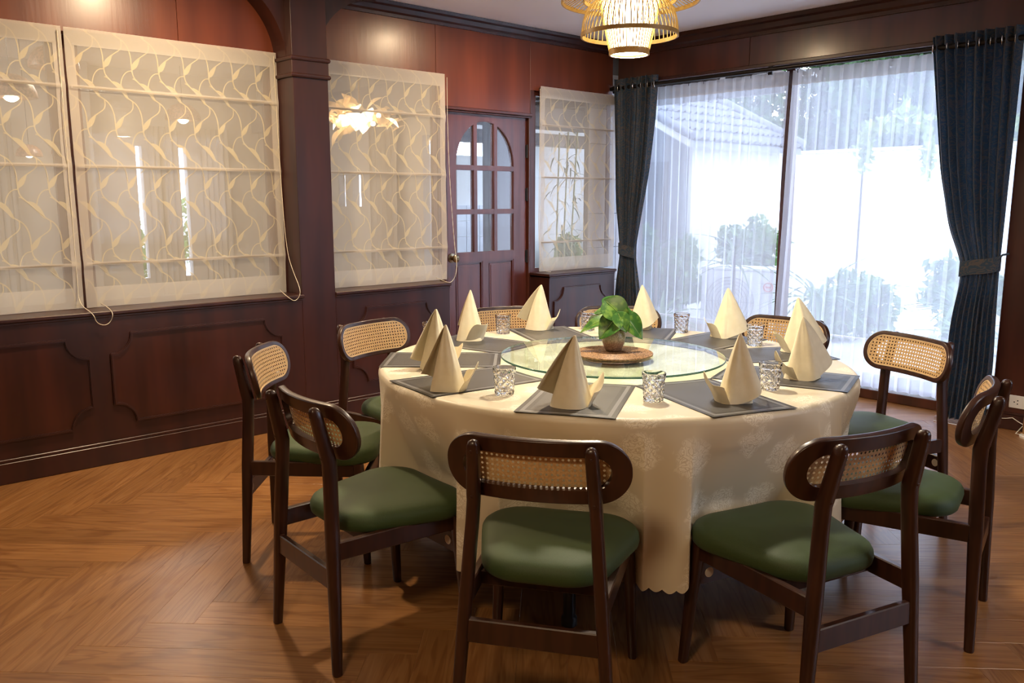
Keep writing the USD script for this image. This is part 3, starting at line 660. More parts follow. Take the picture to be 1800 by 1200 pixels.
# ------------------------------------------------------------------ chairs
def stadium(w, h, r, ks=26, ka=14, kh=4):
    """rounded rectangle, half sizes w, h, corner radius r; fixed point counts so that loops correspond"""
    P = []
    def arc(cx, cz, a0):
        for t in np.linspace(0, PI / 2, ka, endpoint=False): P.append((cx + r * math.cos(a0 + t), cz + r * math.sin(a0 + t)))
    def line(p, q, k):
        for t in np.linspace(0, 1, k, endpoint=False): P.append((p[0] + (q[0] - p[0]) * t, p[1] + (q[1] - p[1]) * t))
    line((w, -h + r), (w, h - r), kh); arc(w - r, h - r, 0); line((w - r, h), (-w + r, h), ks); arc(-w + r, h - r, PI / 2)
    line((-w, h - r), (-w, -h + r), kh); arc(-w + r, -h + r, PI); line((-w + r, -h), (w - r, -h), ks); arc(w - r, -h + r, 1.5 * PI)
    return np.array(P)
TILT = .215
def bend(u, v, d):
    u, v, d = np.broadcast_arrays(np.asarray(u, float), np.asarray(v, float), np.asarray(d, float))
    k = .050 / .232 ** 2; y0 = -.258 + k * u * u; nx = -2 * k * u; ln = np.sqrt(1 + nx * nx + TILT ** 2)
    z = .7155 + v * math.cos(TILT); y = y0 - v * math.sin(TILT)
    return np.stack([u + d * nx / ln, y + d / ln, z + d * TILT / ln], -1)
def back_frame():
    W, H, R = .234, .086, .082
    so = lambda i, d: (stadium(W - i, H - i, R - i), d)
    si = lambda i, d: (stadium(.186 + i, .046 + i, .0455 + i), d)
    loops = [si(0, -.011), so(.004, -.011), so(.001, -.009), so(0, -.005), so(0, .005), so(.001, .009), so(.004, .011), so(.017, .011), so(.019, .007), si(0, .007)]
    P = np.array([bend(s[:, 0], s[:, 1], dd) for s, dd in loops])
    return grid(P.transpose(1, 0, 2), True, True)
def cane():
    W, H = .2155, .0675; pt = .0142
    st = Polygon(stadium(W, H, .0635))
    nu, nv = int(2 * W / pt), int(2 * H / pt) + 1
    ms = []
    a8 = np.arange(10) * 2 * PI / 10
    for i in range(-nu // 2 - 1, nu // 2 + 2):
        for j in range(-nv // 2 - 1, nv // 2 + 2):
            cx, cz = i * pt, j * pt
            cell = sbox(cx - pt / 2, cz - pt / 2, cx + pt / 2, cz + pt / 2).intersection(st)
            if cell.is_empty or cell.area < 1e-6 or cell.geom_type != 'Polygon': continue
            hole = Polygon(np.c_[cx + .0034 * np.cos(a8), cz + .0034 * np.sin(a8)])
            if st.buffer(-.004).contains(hole): cell = cell.difference(hole)
            v, f = trimesh.creation.triangulate_polygon(cell, engine='earcut')
            ms.append((bend(v[:, 0], v[:, 1], .0085), f))
    return cat([trimesh.Trimesh(v, f, process=False) for v, f in ms])
def cane_edge():
    loops = [(stadium(.2165, .0685, .0645), .0080), (stadium(.2155, .0675, .0635), .0105), (stadium(.2120, .0640, .0600), .0105), (stadium(.2110, .0630, .0590), .0080)]
    P = np.array([bend(s[:, 0], s[:, 1], dd) for s, dd in loops]); return grid(P.transpose(1, 0, 2), True, True)
def superloop(c, rx, ry, e=.75, n=18):
    a = np.arange(n) * 2 * PI / n
    return np.stack([c[0] + rx * np.sign(np.cos(a)) * np.abs(np.cos(a)) ** e, c[1] + ry * np.sign(np.sin(a)) * np.abs(np.sin(a)) ** e, np.full(n, c[2])], 1)
def rear_leg(s):
    st = [((.203, -.284, 0), .0125, .0125), ((.2025, -.2838, .004), .0142, .0145), ((.188, -.276, .20), .0165, .018), ((.174, -.269, .38), .0175, .0215), ((.158, -.261, .575), .0165, .021), ((.1545, -.2605, .630), .0165, .022),
          ((.1535, -.265, .648), .0172, .0220), ((.150, -.2780, .705), .0170, .0205), ((.1465, -.2915, .765), .0165, .0190), ((.1455, -.2950, .782), .0150, .0172), ((.1452, -.2965, .791), .0110, .0130), ((.145, -.297, .795), .004, .005)]
    return loft([superloop((s * c[0], c[1], c[2]), rx, ry) for c, rx, ry in st])
def front_leg(s):
    st = [((.213, .182, 0), .0120, .0120), ((.2128, .1815, .004), .0138, .0138), ((.203, .168, .20), .0170, .0175), ((.196, .158, .33), .0190, .0200), ((.193, .153, .392), .0190, .0200)]
    return loft([superloop((s * c[0], c[1], c[2]), rx, ry) for c, rx, ry in st])
def bar(p, q, h, t, c=.003):
    """upright board from p to q (centre line), height h, thickness t"""
    p, q = np.array(p, float), np.array(q, float); d_ = q - p; L = np.linalg.norm(d_)
    m = bx(-L / 2, L / 2, -t / 2, t / 2, -h / 2, h / 2, c); x = d_ / L; z = np.array([0, 0, 1.0]); y = np.cross(z, x); y /= np.linalg.norm(y); z = np.cross(x, y)
    m.vertices = m.vertices @ np.array([x, y, z]) + (p + q) / 2; return m
def cushion():
    o = Polygon([(-.232, .13), (.232, .13), (.150, -.120), (-.150, -.120)])
    o = Polygon([(-.112, .105), (.112, .105), (.060, -.085), (-.060, -.085)]).buffer(.118, 40)
    n = 96; a = np.arange(n) * 2 * PI / n
    base = []
    for t in a:
        ray_ = LineString([(0, 0), (math.cos(t), math.sin(t))]); pt = ray_.intersection(o.exterior)
        base.append((pt.x, pt.y))
    base = np.array(base); ln = np.linalg.norm(base, axis=1, keepdims=True)
    prof = [(.386, .022), (.389, .008), (.396, .001), (.410, -.002), (.424, .000), (.436, .007), (.445, .020), (.451, .040), (.4555, .070), (.4585, .105), (.460, .14)]
    rings = []
    for z, ins in prof:
        k = np.maximum(1 - ins / ln, .05) if ins < .1 else np.maximum(1 - ins / ln, .12)
        p = base * k; rings.append(np.c_[p, np.full(n, z)])
    return loft(rings)
LEGM = {s: (rear_leg(s), front_leg(s)) for s in (-1, 1)}
def make_chair(label):
    t = thing('dining_chair', label, 'chair', group=None)
    obj('seat', xf(cushion(), (0, -.005, 0)), SEAT, t, smooth=50)
    obj('backrest', back_frame(), CHAIRW, t, smooth=45)
    obj('cane_panel', cane(), CANE, t, label='woven cane panel')
    obj('cane_edging', cane_edge(), CANER, t, smooth=45)
    for s in (-1, 1):
        obj('rear_leg', LEGM[s][0], CHAIRW, t, smooth=40)
        obj('front_leg', LEGM[s][1], CHAIRW, t, smooth=40)
        obj('side_rail', bar((s * .176, -.262, .368), (s * .193, .150, .366), .056, .021), CHAIRW, t)
        for z, yy in ((.768, -.3105), (.645, -.2865)):
            obj('screw_cap', sphere(.0055, (s * (.1475 if z > .7 else .1540), yy + .0015, z), 1, (1, .5, 1)), CHAIRW, t, smooth=True)
    obj('rear_stretcher', bar((-.180, -.2735, .284), (.180, -.2735, .284), .064, .020), CHAIRW, t)
    obj('front_stretcher', bar((-.190, .163, .285), (.190, .163, .285), .070, .020), CHAIRW, t)
    obj('seat_rail', bar((-.185, -.135, .366), (.185, -.135, .366), .040, .020), CHAIRW, t)
    for s in (-1, 1):
        obj('felt_disc', xf(lathe([(.0155, 0), (.0155, .0015), (.014, .002)], 24), (s * .150, -.2635, .285), rx=-PI / 2), DISC, t)
        obj('felt_disc', xf(lathe([(.0155, 0), (.0155, .0015), (.014, .002)], 24), (s * .150, .153, .285), rx=PI / 2), DISC, t)
    return t
CL = {'A': 'green seated cane back chair pushed in nearest the camera, its back to us', 'B': 'green seated cane back chair seen from behind, beside the nearest chair on the blind side',
      'C': 'cane back chair turned in profile before the scooped wainscot panel', 'D': 'cane back chair whose curved front faces us before the wooden pillar',
      'E': 'cane back chair in front of the glazed wooden door', 'F': 'cane back chair behind the potted pothos plant', 'G': 'cane back chair mostly hidden behind napkins before the sheer curtain',
      'H': 'cane back chair with daylight through its weave beside the wide blue curtain', 'I': 'cane back chair seen edge on beside the brown end wall and wall socket',
      'J': 'green seated cane back chair seen from behind at an angle, right of the nearest chair'}
proto = None
for k, (x, y, rz) in chairs.items():
    if proto is None:
        proto = make_chair(CL[k]); xg = UsdGeom.Xformable(proto); ops = xg.GetOrderedXformOps(); ops[0].Set(Gf.Vec3d(x, y, 0)); ops[1].Set(math.degrees(rz)); proto.SetCustomDataByKey('group', 'chairs around the banquet table')
    else:
        dup(proto, CL[k], (x, y, 0), rz, 'chairs around the banquet table')

# ------------------------------------------------------------------ place settings
def placemat():
    n, m = 24, 34; X, Y = np.meshgrid(np.linspace(-.15, .15, n), np.linspace(-.225, .225, m), indexing='ij')
    Zt = .0016 + .0006 * np.sin(X * 30) * np.sin(Y * 18)
    top = grid(np.stack([X, Y, Zt], -1)); bot = grid(np.stack([X, Y, Zt * 0 + .0002], -1)); bot.faces = bot.faces[:, ::-1]
    if top.face_normals[0][2] < 0: top.faces = top.faces[:, ::-1]; bot.faces = bot.faces[:, ::-1]
    uv = np.vstack([np.stack([X, Y], -1).reshape(-1, 2)] * 2)
    return cat([top, bot]), uv
pm, pmuv = placemat()
seat_names = {'A': 'before the nearest chair', 'B': 'on the tablecloth left of the nearest setting', 'C': 'before the chair in profile by the wainscot', 'D': 'before the chair by the pillar', 'E': 'before the chair by the glazed door',
              'F': 'behind the potted pothos', 'G': 'before the chair half hidden by the sheer', 'H': 'before the chair by the wide blue curtain', 'I': 'before the edge-on chair by the end wall', 'J': 'before the angled chair right of the nearest one'}
pang = {'A': -58, 'B': -97.5, 'C': -133, 'D': -168.5, 'E': 155.5, 'F': 119.5, 'G': 90, 'H': 58, 'I': 18.5, 'J': -20.5}
p0 = None
for k, a in pang.items():
    a = math.radians(a); loc = (.655 * math.cos(a), .655 * math.sin(a), TZ + .0004); rz = a - PI / 2 + (0.0)
    lab = 'grey woven placemat with a striped border ' + seat_names[k]
    if p0 is None:
        p0 = obj('placemat', pm, MATG, uv=pmuv, label=lab, cat='placemat', group='grey placemats')
        xg = UsdGeom.Xformable(p0); xg.AddTranslateOp().Set(Gf.Vec3d(*loc)); xg.AddRotateZOp().Set(math.degrees(rz))
    else:
        path = '/World/' + numbered('/World', 'placemat'); q = UsdGeom.Mesh.Define(stage, path).GetPrim(); q.GetReferences().AddInternalReference(p0.GetPath())
        xg = UsdGeom.Xformable(q); xg.ClearXformOpOrder(); ops = [o for o in (q.GetAttribute('xformOp:translate'), q.GetAttribute('xformOp:rotateZ'))]
        ops[0].Set(Gf.Vec3d(*loc)); ops[1].Set(float(math.degrees(rz))); q.GetAttribute('xformOpOrder').Set(['xformOp:translate', 'xformOp:rotateZ']); setd(q, lab, 'placemat', 'grey placemats')

def napkin_mesh(v):
    r_ = np.random.default_rng(40 + v)
    H = .218 + .006 * r_.standard_normal(); nt, nh = 120, 34
    t = np.linspace(0, 1, nt); h = np.linspace(0, 1, nh); T, S = np.meshgrid(t, h, indexing='ij')
    th0 = r_.uniform(-.2, .2); TH = th0 + T * (2 * PI * 1.5)
    # cone of cloth, wrapped a turn and a third; the outer end stands off and lifts to a point
    ease = np.clip((T - .80) / .20, 0, 1)
    R = (.053 + .004 * np.sin(2 * TH + v) + .0015 * np.sin(5 * TH + v * 2) + .004 * T) * (1 - S) ** .88 * (1 + .55 * ease) + .0022 + .003 * T * (1 - S)
    el = 1.0 + .16 * np.cos(2 * (TH - .3 - v))
    zb = .050 * ease ** 1.3 + .008 * np.clip(np.sin(TH * 1.5 + v), 0, 1) * ease
    Z = zb + (H - zb) * S
    bendx = .010 * S ** 2 * math.cos(v * 2.1); bendy = .010 * S ** 2 * math.sin(v * 2.1)
    crease = .0012 * np.sin(9 * TH + 5 * S) * (1 - S) * S * 2
    X = (R * el + crease) * np.cos(TH) + bendx; Y = (R / el + crease) * np.sin(TH) + bendy
    P = np.stack([X, Y, Z], -1)
    return P
def solid(P, d=.0013):
    m = grid(P); m.fix_normals() if False else None
    nrm = np.zeros_like(P); m2 = trimesh.Trimesh(m.vertices, m.faces, process=False); nrm = m2.vertex_normals.reshape(P.shape)
    A = P + nrm * d / 2; B = P - nrm * d / 2
    a, b = grid(A), grid(B); b.faces = b.faces[:, ::-1]
    nu, nv = P.shape[:2]
    loop = [(i, 0) for i in range(nu)] + [(nu - 1, j) for j in range(1, nv)] + [(i, nv - 1) for i in range(nu - 2, -1, -1)] + [(0, j) for j in range(nv - 2, 0, -1)]
    E0 = np.array([A[i, j] for i, j in loop]); E1 = np.array([B[i, j] for i, j in loop])
    e = grid(np.stack([E0, E1], 1), closed_u=True)
    return cat([a, b, e])
def cuff_mesh(v):
    nt, nh = 50, 12
    t = np.linspace(-1, 1, nt); h = np.linspace(0, 1, nh); T, S = np.meshgrid(t, h, indexing='ij')
    a = T * (.95 - .25 * S); R = .057 + .014 * S + .026 * (1 - T ** 2) * S ** 1.2
    top = .042 + .044 * (1 - np.abs(T) ** 1.4) + .010 * np.cos(T * 5 + v)
    return np.stack([R * np.cos(a) + .004, R * np.sin(a) * 1.05, S * top + .0005], -1)
nap_pos = {'A': (.395, -.641), 'B': (-.021, -.787), 'C': (-.322, -.602), 'D': (-.745, -.100), 'E': (-.760, .345), 'F': (-.433, .705), 'G': (-.017, .800), 'H': (.392, .700), 'I': (.665, .243), 'J': (.700, -.230)}
cuffdir = {'A': 42, 'B': 30, 'C': 60, 'D': -20, 'E': 25, 'F': 200, 'G': 215, 'H': 205, 'I': 215, 'J': 220}
nap_label = {'A': 'cream napkin cone with a pointed flap and curled cuff, before the nearest chair', 'B': 'cream napkin cone with an upright cuff, on the blind side of the nearest setting', 'C': 'cream napkin cone half hidden behind another, before the chair in profile',
             'D': 'cream napkin cone with a flat side, before the chair by the pillar', 'E': 'plump cream napkin cone before the chair by the glazed door', 'F': 'smooth cream napkin cone behind the potted pothos', 'G': 'cream napkin cone with a broad cuff, before the mostly hidden chair',
             'H': 'cream napkin cone half hidden behind the tall one by the wide blue curtain', 'I': 'tall cream napkin cone before the edge-on chair by the end wall', 'J': 'slim cream napkin cone before the angled chair beside the nearest one'}
protos = {}
view_az = math.atan2(RT[1], RT[0])
for i, k in enumerate('ABCDEFGHIJ'):
    v = i % 4; x, y = nap_pos[k]; rz = view_az + math.radians(cuffdir[k] - 30); lab = nap_label[k]
    if v not in protos:
        t = thing('napkin', lab, 'napkin', (x, y, TZ + .0025), rz, 'cone folded napkins')
        obj('cone', solid(napkin_mesh(v)), CLOTHN, t, smooth=60); obj('cuff', solid(cuff_mesh(v)), CLOTHN, t, smooth=60); protos[v] = t
    else:
        dup(protos[v], lab, (x, y, TZ + .0025), rz, 'cone folded napkins')

def tumbler():
    n = 120; a = np.arange(n) * 2 * PI / n; zs = np.linspace(0, .088, 45)
    rings = []
    def rad(z): return .0315 + (.0375 - .0315) * z / .088
    rings.append(np.stack([.024 * np.cos(a), .024 * np.sin(a), np.full(n, .0012)], 1))
    for z in zs:
        r = rad(z)
        u = a * 9 / (2 * PI); w = z / .0215
        p, q = (u + w) % 1.0, (u - w) % 1.0
        dd = np.minimum(np.minimum(p, 1 - p), np.minimum(q, 1 - q)) * 2
        env = np.clip(min(z / .006, (.074 - z) / .004), 0, 1)
        rr = r - .0032 * env * (1 - dd) ** 1.0
        if z == 0: rr = rr * 0 + r - .002
        rings.append(np.stack([rr * np.cos(a), rr * np.sin(a), np.full(n, z)], 1))
    rings.append(np.stack([(rad(.088) - .0012) * np.cos(a), (rad(.088) - .0012) * np.sin(a), np.full(n, .0892)], 1))
    for z in np.linspace(.0885, .014, 10):
        r = rad(z) - .0058 + .0026 * max(0, (z - .07) / .02); rings.append(np.stack([r * np.cos(a), r * np.sin(a), np.full(n, z)], 1))
    rings.append(np.stack([.012 * np.cos(a), .012 * np.sin(a), np.full(n, .0125)], 1))
    return loft(rings)
gpos = [((.152, -.694), 'beside the nearest napkin with a curled cuff'), ((.526, -.410), 'beside the slim napkin before the angled chair'), ((.683, -.002), 'in front of the tall leaning napkin'),
        ((.190, .705), 'before the half hidden chair, next to the broad cuffed napkin'), ((-.238, .767), 'standing alone before the sheer curtain'), ((-.575, .490), 'seen through the leaves of the potted pothos'),
        ((-.775, .127), 'between two napkins before the glazed door'), ((-.800, -.270), 'mostly hidden behind the tallest napkins by the pillar')]
g0 = None
for (x, y), w in gpos:
    lab = 'cut glass tumbler ' + w
    if g0 is None:
        g0 = thing('tumbler', lab, 'glass', (x, y, TZ + .0005), 0, 'cut glass tumblers'); obj('glass', tumbler(), GLASS, g0, smooth=12)
    else: dup(g0, lab, (x, y, TZ + .0005), .37 * x * 10, 'cut glass tumblers')

# ------------------------------------------------------------------ turntable, mat, plant
ls = thing('turntable', 'round clear glass turntable in the middle of the table', 'turntable', (0, 0, TZ))
obj('glass_disc', lathe([(.428, .0175), (.4285, .0178), (.4285, .0242), (.428, .0245)], 144), SUSAN, ls, smooth=30)
obj('glass_edge', loft([np.stack([r * np.cos(np.arange(144) * 2 * PI / 144), r * np.sin(np.arange(144) * 2 * PI / 144), np.full(144, z)], 1) for r, z in ((.4288, .0172), (.4304, .0185), (.4304, .0235), (.4288, .0248))], cap=False), SUSAN_E, ls, smooth=40)
obj('swivel_base', lathe([(.10, 0), (.102, .004), (.10, .0165)], 48), BLACK, ls)
ZS = TZ + .0246
def rattan():
    n = 240; a = np.arange(n) * 2 * PI / n; P = []
    rs = np.linspace(.004, .146, 150)
    for r in rs:
        c = abs(math.sin(r / .0072 * PI)); tw = .5 + .5 * np.sin(a * 96 + (int(r / .0072) % 2) * PI)
        z = .006 + .0035 * c * (.55 + .45 * tw); P.append(np.stack([r * np.cos(a), r * np.sin(a), z], 1))
    P.append(np.stack([.149 * np.cos(a), .149 * np.sin(a), np.full(n, .006)], 1)); P.append(np.stack([.149 * np.cos(a), .149 * np.sin(a), np.full(n, .002)], 1)); P.append(np.stack([.146 * np.cos(a), .146 * np.sin(a), np.full(n, .0003)], 1))
    return loft(P[::-1])
rm = thing('rattan_mat', 'round brown coiled rattan mat on the glass turntable', 'mat', (.004, .004, ZS))
obj('coil', rattan(), RATTAN, rm, smooth=40)
obj('rim', ring(.149, .0042, 0, 0, .0045, 96, 8), RATTAN, rm, smooth=True)
pl = thing('potted_plant', 'pothos with glossy green leaves in a small speckled pot on the rattan mat', 'plant', (-.012, .022, ZS + .0100))
obj('pot', lathe([(.026, 0), (.030, .002), (.036, .015), (.0435, .035), (.0465, .052), (.0455, .068), (.041, .080), (.0395, .0835), (.0375, .083), (.037, .078), (.040, .066), (.040, .055)], 48), POT, pl, smooth=40)
obj('soil', lathe([(.039, .070), (.034, .0725), (.01, .074)], 24), SOIL, pl, smooth=40)
def leaf_mesh(L, W, droop=.25, fold=.25):
    n, m = 16, 11; t = np.linspace(0, 1, n); s = np.linspace(-1, 1, m); T, S = np.meshgrid(t, s, indexing='ij')
    w = W * np.clip(np.sin(PI * np.clip(T, 0, 1) ** .62) ** .85, 0, None) * .5
    back = .12 * L * np.abs(S) * np.exp(-T * 8)
    X = L * T - back; Y = w * S; Z = fold * np.abs(Y) - droop * L * T ** 2 + .03 * L * np.sin(T * 9 + S * 3) * np.abs(S) * .3
    return np.stack([X, Y, Z], -1)
def rotm(az, el, roll):
    return trimesh.transformations.euler_matrix(roll, -el, az, 'sxyz')[:3, :3]
vr, vu = np.array([math.cos(view_az), math.sin(view_az), 0]), np.array([0, 0, 1.0]); vf = np.array([math.sin(view_az), -math.cos(view_az), 0])
def vv(p): return vr * p[0] + vu * p[1] + vf * p[2]
LEAVES = [((-.030, .108, .005), (.048, .040, .050), (-.25, .55, .80), .105), ((-.025, .045, .0), (-.128, .004, .02), (-.1, .85, .50), .056), ((.010, .055, .025), (-.058, -.018, .060), (-.25, .45, .85), .092), ((.035, .060, .02), (.108, -.022, .04), (.35, .40, .85), .088),
          ((.02, .075, -.01), (.080, .060, -.02), (.2, .8, .5), .070), ((-.02, .065, -.03), (-.072, .062, -.05), (-.2, .8, .5), .052), ((-.01, .075, -.03), (.01, .125, -.075), (0, .5, .85), .085), ((.012, .065, .03), (.040, .006, .066), (.1, .45, .9), .070),
          ((.0, .06, -.04), (.02, .01, -.12), (0, .75, -.6), .085), ((-.03, .055, -.04), (-.09, .02, -.10), (-.4, .8, -.4), .075), ((.04, .055, -.03), (.10, .02, -.08), (.5, .8, -.3), .075)]
RIM = np.array([0, 0, .0835])
for (b_, t_, n_, W) in LEAVES:
    B, T_, N = RIM + vv(b_), RIM + vv(t_), vv(n_)
    x_ = T_ - B; L = np.linalg.norm(x_); x_ /= L; N = N - x_ * (N @ x_); N /= np.linalg.norm(N); y_ = np.cross(N, x_)
    G = leaf_mesh(L * 1.08, W, .14, .22) @ np.array([x_, y_, N]) + B
    lf = obj('leaf', grid(G), LEAFP, pl, smooth=True)
    obj('midrib', tube((G[:, 5] + N * .0009)[:-1], np.linspace(.0013, .0003, len(G) - 1), 5), LEAFV, lf)
    q = np.linspace(0, 1, 10)[:, None]; S0 = np.array([0, 0, .072]) + (B - RIM) * np.array([.25, .25, 0])
    obj('stalk', tube(S0 * (1 - q) + B * q + np.array([0, 0, .008]) * np.sin(q * PI), .0016, 6), STEM, pl, smooth=True)

# ------------------------------------------------------------------ bamboo pendant lamp
LX, LY = .028, .030
lamp = thing('bamboo_pendant_lamp', 'lit bamboo slat pendant lamp in tiers hanging over the table', 'lamp', (LX, LY, 0))
def ribs(prof, n, w, th, a0=0.0):
    """n thin strips that follow a profile of (radius, z)"""
    ms = []
    p = np.array(prof, float); t = np.gradient(p, axis=0); t /= np.linalg.norm(t, axis=1, keepdims=True); nr = np.stack([t[:, 1], -t[:, 0]], 1)
    for k in range(n):
        a = a0 + 2 * PI * k / n; ca, sa = math.cos(a), math.sin(a)
        R = []
        for (du, dn) in ((-w / 2, -th / 2), (w / 2, -th / 2), (w / 2, th / 2), (-w / 2, th / 2)):
            r = p[:, 0] + nr[:, 0] * dn; z = p[:, 1] + nr[:, 1] * dn
            R.append(np.stack([r * ca - du * sa, r * sa + du * ca, z], 1))
        ms.append(grid(np.array(R), closed_u=True))
    return cat(ms)
def hoop(r, z, h, th, n=72):
    return loft([np.stack([rr * np.cos(np.arange(n) * 2 * PI / n), rr * np.sin(np.arange(n) * 2 * PI / n), np.full(n, zz)], 1) for rr, zz in ((r - th, z + h / 2), (r - th, z - h / 2), (r, z - h / 2), (r, z + h / 2), (r - th, z + h / 2))], cap=False)
inner = [(.110, 2.115), (.109, 2.085), (.103, 2.05), (.094, 2.00), (.084, 1.955), (.073, 1.905)]
obj('paper_shade', loft([np.stack([(r - .006) * np.cos(np.arange(48) * 2 * PI / 48), (r - .006) * np.sin(np.arange(48) * 2 * PI / 48), np.full(48, z)], 1) for r, z in inner], cap=False), PAPER, lamp, smooth=True, label='glowing white paper liner')
obj('diffuser', lathe([(.066, 1.898), (.066, 1.902)], 48), PAPER, lamp)
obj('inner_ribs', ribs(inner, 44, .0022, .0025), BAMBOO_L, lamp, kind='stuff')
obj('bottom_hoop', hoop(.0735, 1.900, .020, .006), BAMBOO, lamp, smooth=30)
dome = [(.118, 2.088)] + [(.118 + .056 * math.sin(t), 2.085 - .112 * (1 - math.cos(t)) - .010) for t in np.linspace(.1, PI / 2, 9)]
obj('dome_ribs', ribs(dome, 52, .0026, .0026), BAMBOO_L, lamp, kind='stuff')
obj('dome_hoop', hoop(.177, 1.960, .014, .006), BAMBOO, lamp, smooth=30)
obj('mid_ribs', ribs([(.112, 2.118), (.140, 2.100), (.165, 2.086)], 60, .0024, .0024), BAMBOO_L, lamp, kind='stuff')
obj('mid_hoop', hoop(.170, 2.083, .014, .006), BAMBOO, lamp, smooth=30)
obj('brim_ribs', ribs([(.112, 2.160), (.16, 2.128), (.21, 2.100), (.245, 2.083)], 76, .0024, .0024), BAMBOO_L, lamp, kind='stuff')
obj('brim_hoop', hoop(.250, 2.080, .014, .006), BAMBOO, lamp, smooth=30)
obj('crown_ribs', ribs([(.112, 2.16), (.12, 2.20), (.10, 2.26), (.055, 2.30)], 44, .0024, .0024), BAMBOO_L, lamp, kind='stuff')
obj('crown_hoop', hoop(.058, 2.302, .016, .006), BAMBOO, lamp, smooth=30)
obj('flex', cyl((0, 0, 2.30), (0, 0, ZC - .02), .004, 8), BLACK, lamp)
obj('ceiling_rose', lathe([(.05, ZC - .002), (.05, ZC - .02), (.02, ZC - .03)], 32), BAMBOO, lamp, smooth=30)
pl_ = UsdLux.DiskLight.Define(stage, str(lamp.GetPath()) + '/bulb_glow'); pl_.CreateRadiusAttr(.058); pl_.CreateIntensityAttr(340.0 * LAMP); pl_.CreateColorAttr((1, .87, .67)); pl_.AddTranslateOp().Set(Gf.Vec3d(0, 0, 1.8945))

# ------------------------------------------------------------------ small things by the end wall
so = thing('wall_socket', 'double white power socket low on the brown end wall', 'socket', (.472, 3.11, .135))
obj('plate', bx(0, .155, -.010, 0, 0, .078, .003), PLASTIC, so)
for dx in (.040, .115):
    obj('pin_holes', cat([cyl((dx + a, -.0112, .038 + b), (dx + a, -.009, .038 + b), .0038, 10) for a, b in ((-.011, 0), (.007, .010), (.007, -.010))]), DARKP, so, kind='stuff')
cw = thing('candle_warmer', 'small white lamp with a gold arched tube and jar candle on the floor', 'lamp', (.645, 2.985, 0))
obj('base', lathe([(.064, 0), (.066, .004), (.066, .014), (.060, .018)], 48), PLASTIC, cw, smooth=30)
ar = [(-.048, 0, .016), (-.048, 0, .20)] + [(-.048 + .048 * (1 - math.cos(t)), 0, .20 + .030 * math.sin(t)) for t in np.linspace(.2, PI / 2, 8)] + [(.004, 0, .229), (.004, 0, .20)]
obj('arched_tube', tube(ar, .0055, 10), GOLD, cw, smooth=True)
obj('shade', lathe([(.030, .205), (.036, .17), (.043, .125), (.041, .125), (.034, .17), (.028, .203)], 40), PLASTIC, cw, smooth=30)
jr = obj('candle_jar', lathe([(.038, .018), (.040, .022), (.040, .088), (.036, .094), (.034, .094), (.036, .086)], 40), PLASTIC, cw, smooth=30)
obj('jar_rim', lathe([(.0405, .092), (.041, .095), (.041, .108), (.039, .110)], 40), DARKP, cw, smooth=30)
for zz, ww_ in ((.075, .026), (.066, .018), (.056, .024)):
    a = np.linspace(-ww_ / .040 - 1.9, ww_ / .040 - 1.9, 8); obj('label_line', grid(np.stack([np.stack([.0403 * np.cos(a), .0403 * np.sin(a), np.full(8, zz + q)], 1) for q in (0, .0016)], 0)), DARKP, jr)
obj('mains_lead', tube([(-.06, .0, .010), (-.085, -.005, .012), (-.075, .03, .035), (-.062, .05, .058), (-.10, .09, .060), (-.14, .10, .078), (-.18, .105, .066), (-.225, .105, .060)], .0032, 6), PLASTIC, cw, smooth=True)
obj('plug', bx(-.255, -.225, .085, .118, .040, .075, .006), PLASTIC, cw)
st = thing('plastic_strip', 'low clear plastic box strip on the floor at the foot of the wide blue curtain', 'strip', (.10, 2.965, 0))
obj('strip', bx(0, .22, 0, .06, .001, .032, .003), CLEARP, st); obj('edge_bead', cyl((0, 0, .004), (.22, 0, .004), .003, 8), WPLASTIC, st)
dls = None
for i, (x, y) in enumerate(((-1.80, -.72), (-1.75, 1.55))):  # fittings out of view, for the lights near the left wall
    lab = 'round white recessed ceiling light, out of view, ' + ('near the long blinds', 'near the glazed door')[i]
    if dls is None:
        dls = thing('downlight', lab, 'downlight', (x, y, ZC), 0, 'unseen recessed downlights'); obj('bezel', lathe([(.095, 0), (.095, -.006), (.078, -.012), (.076, -.004)], 40), WHITE, dls, smooth=30)
    else: dup(dls, lab, (x, y, ZC), 0, 'unseen recessed downlights')
dls = None
for i, (x, y) in enumerate(((1.6, -2.95), (2.8, .7))):  # fittings out of view, for the lights on the chairs and right floor
    lab = 'unseen round flush white ceiling lamp ' + ('behind the viewer', 'over the open floor by the end wall')[i]
    if dls is None:
        dls = thing('ceiling_lamp', lab, 'lamp', (x, y, ZC), 0, 'unseen flush ceiling lamps'); obj('body', lathe([(.30, 0), (.30, -.03), (.285, -.05), (.28, -.045)], 48), WHITE, dls, smooth=30)
    else: dup(dls, lab, (x, y, ZC), 0, 'unseen flush ceiling lamps')

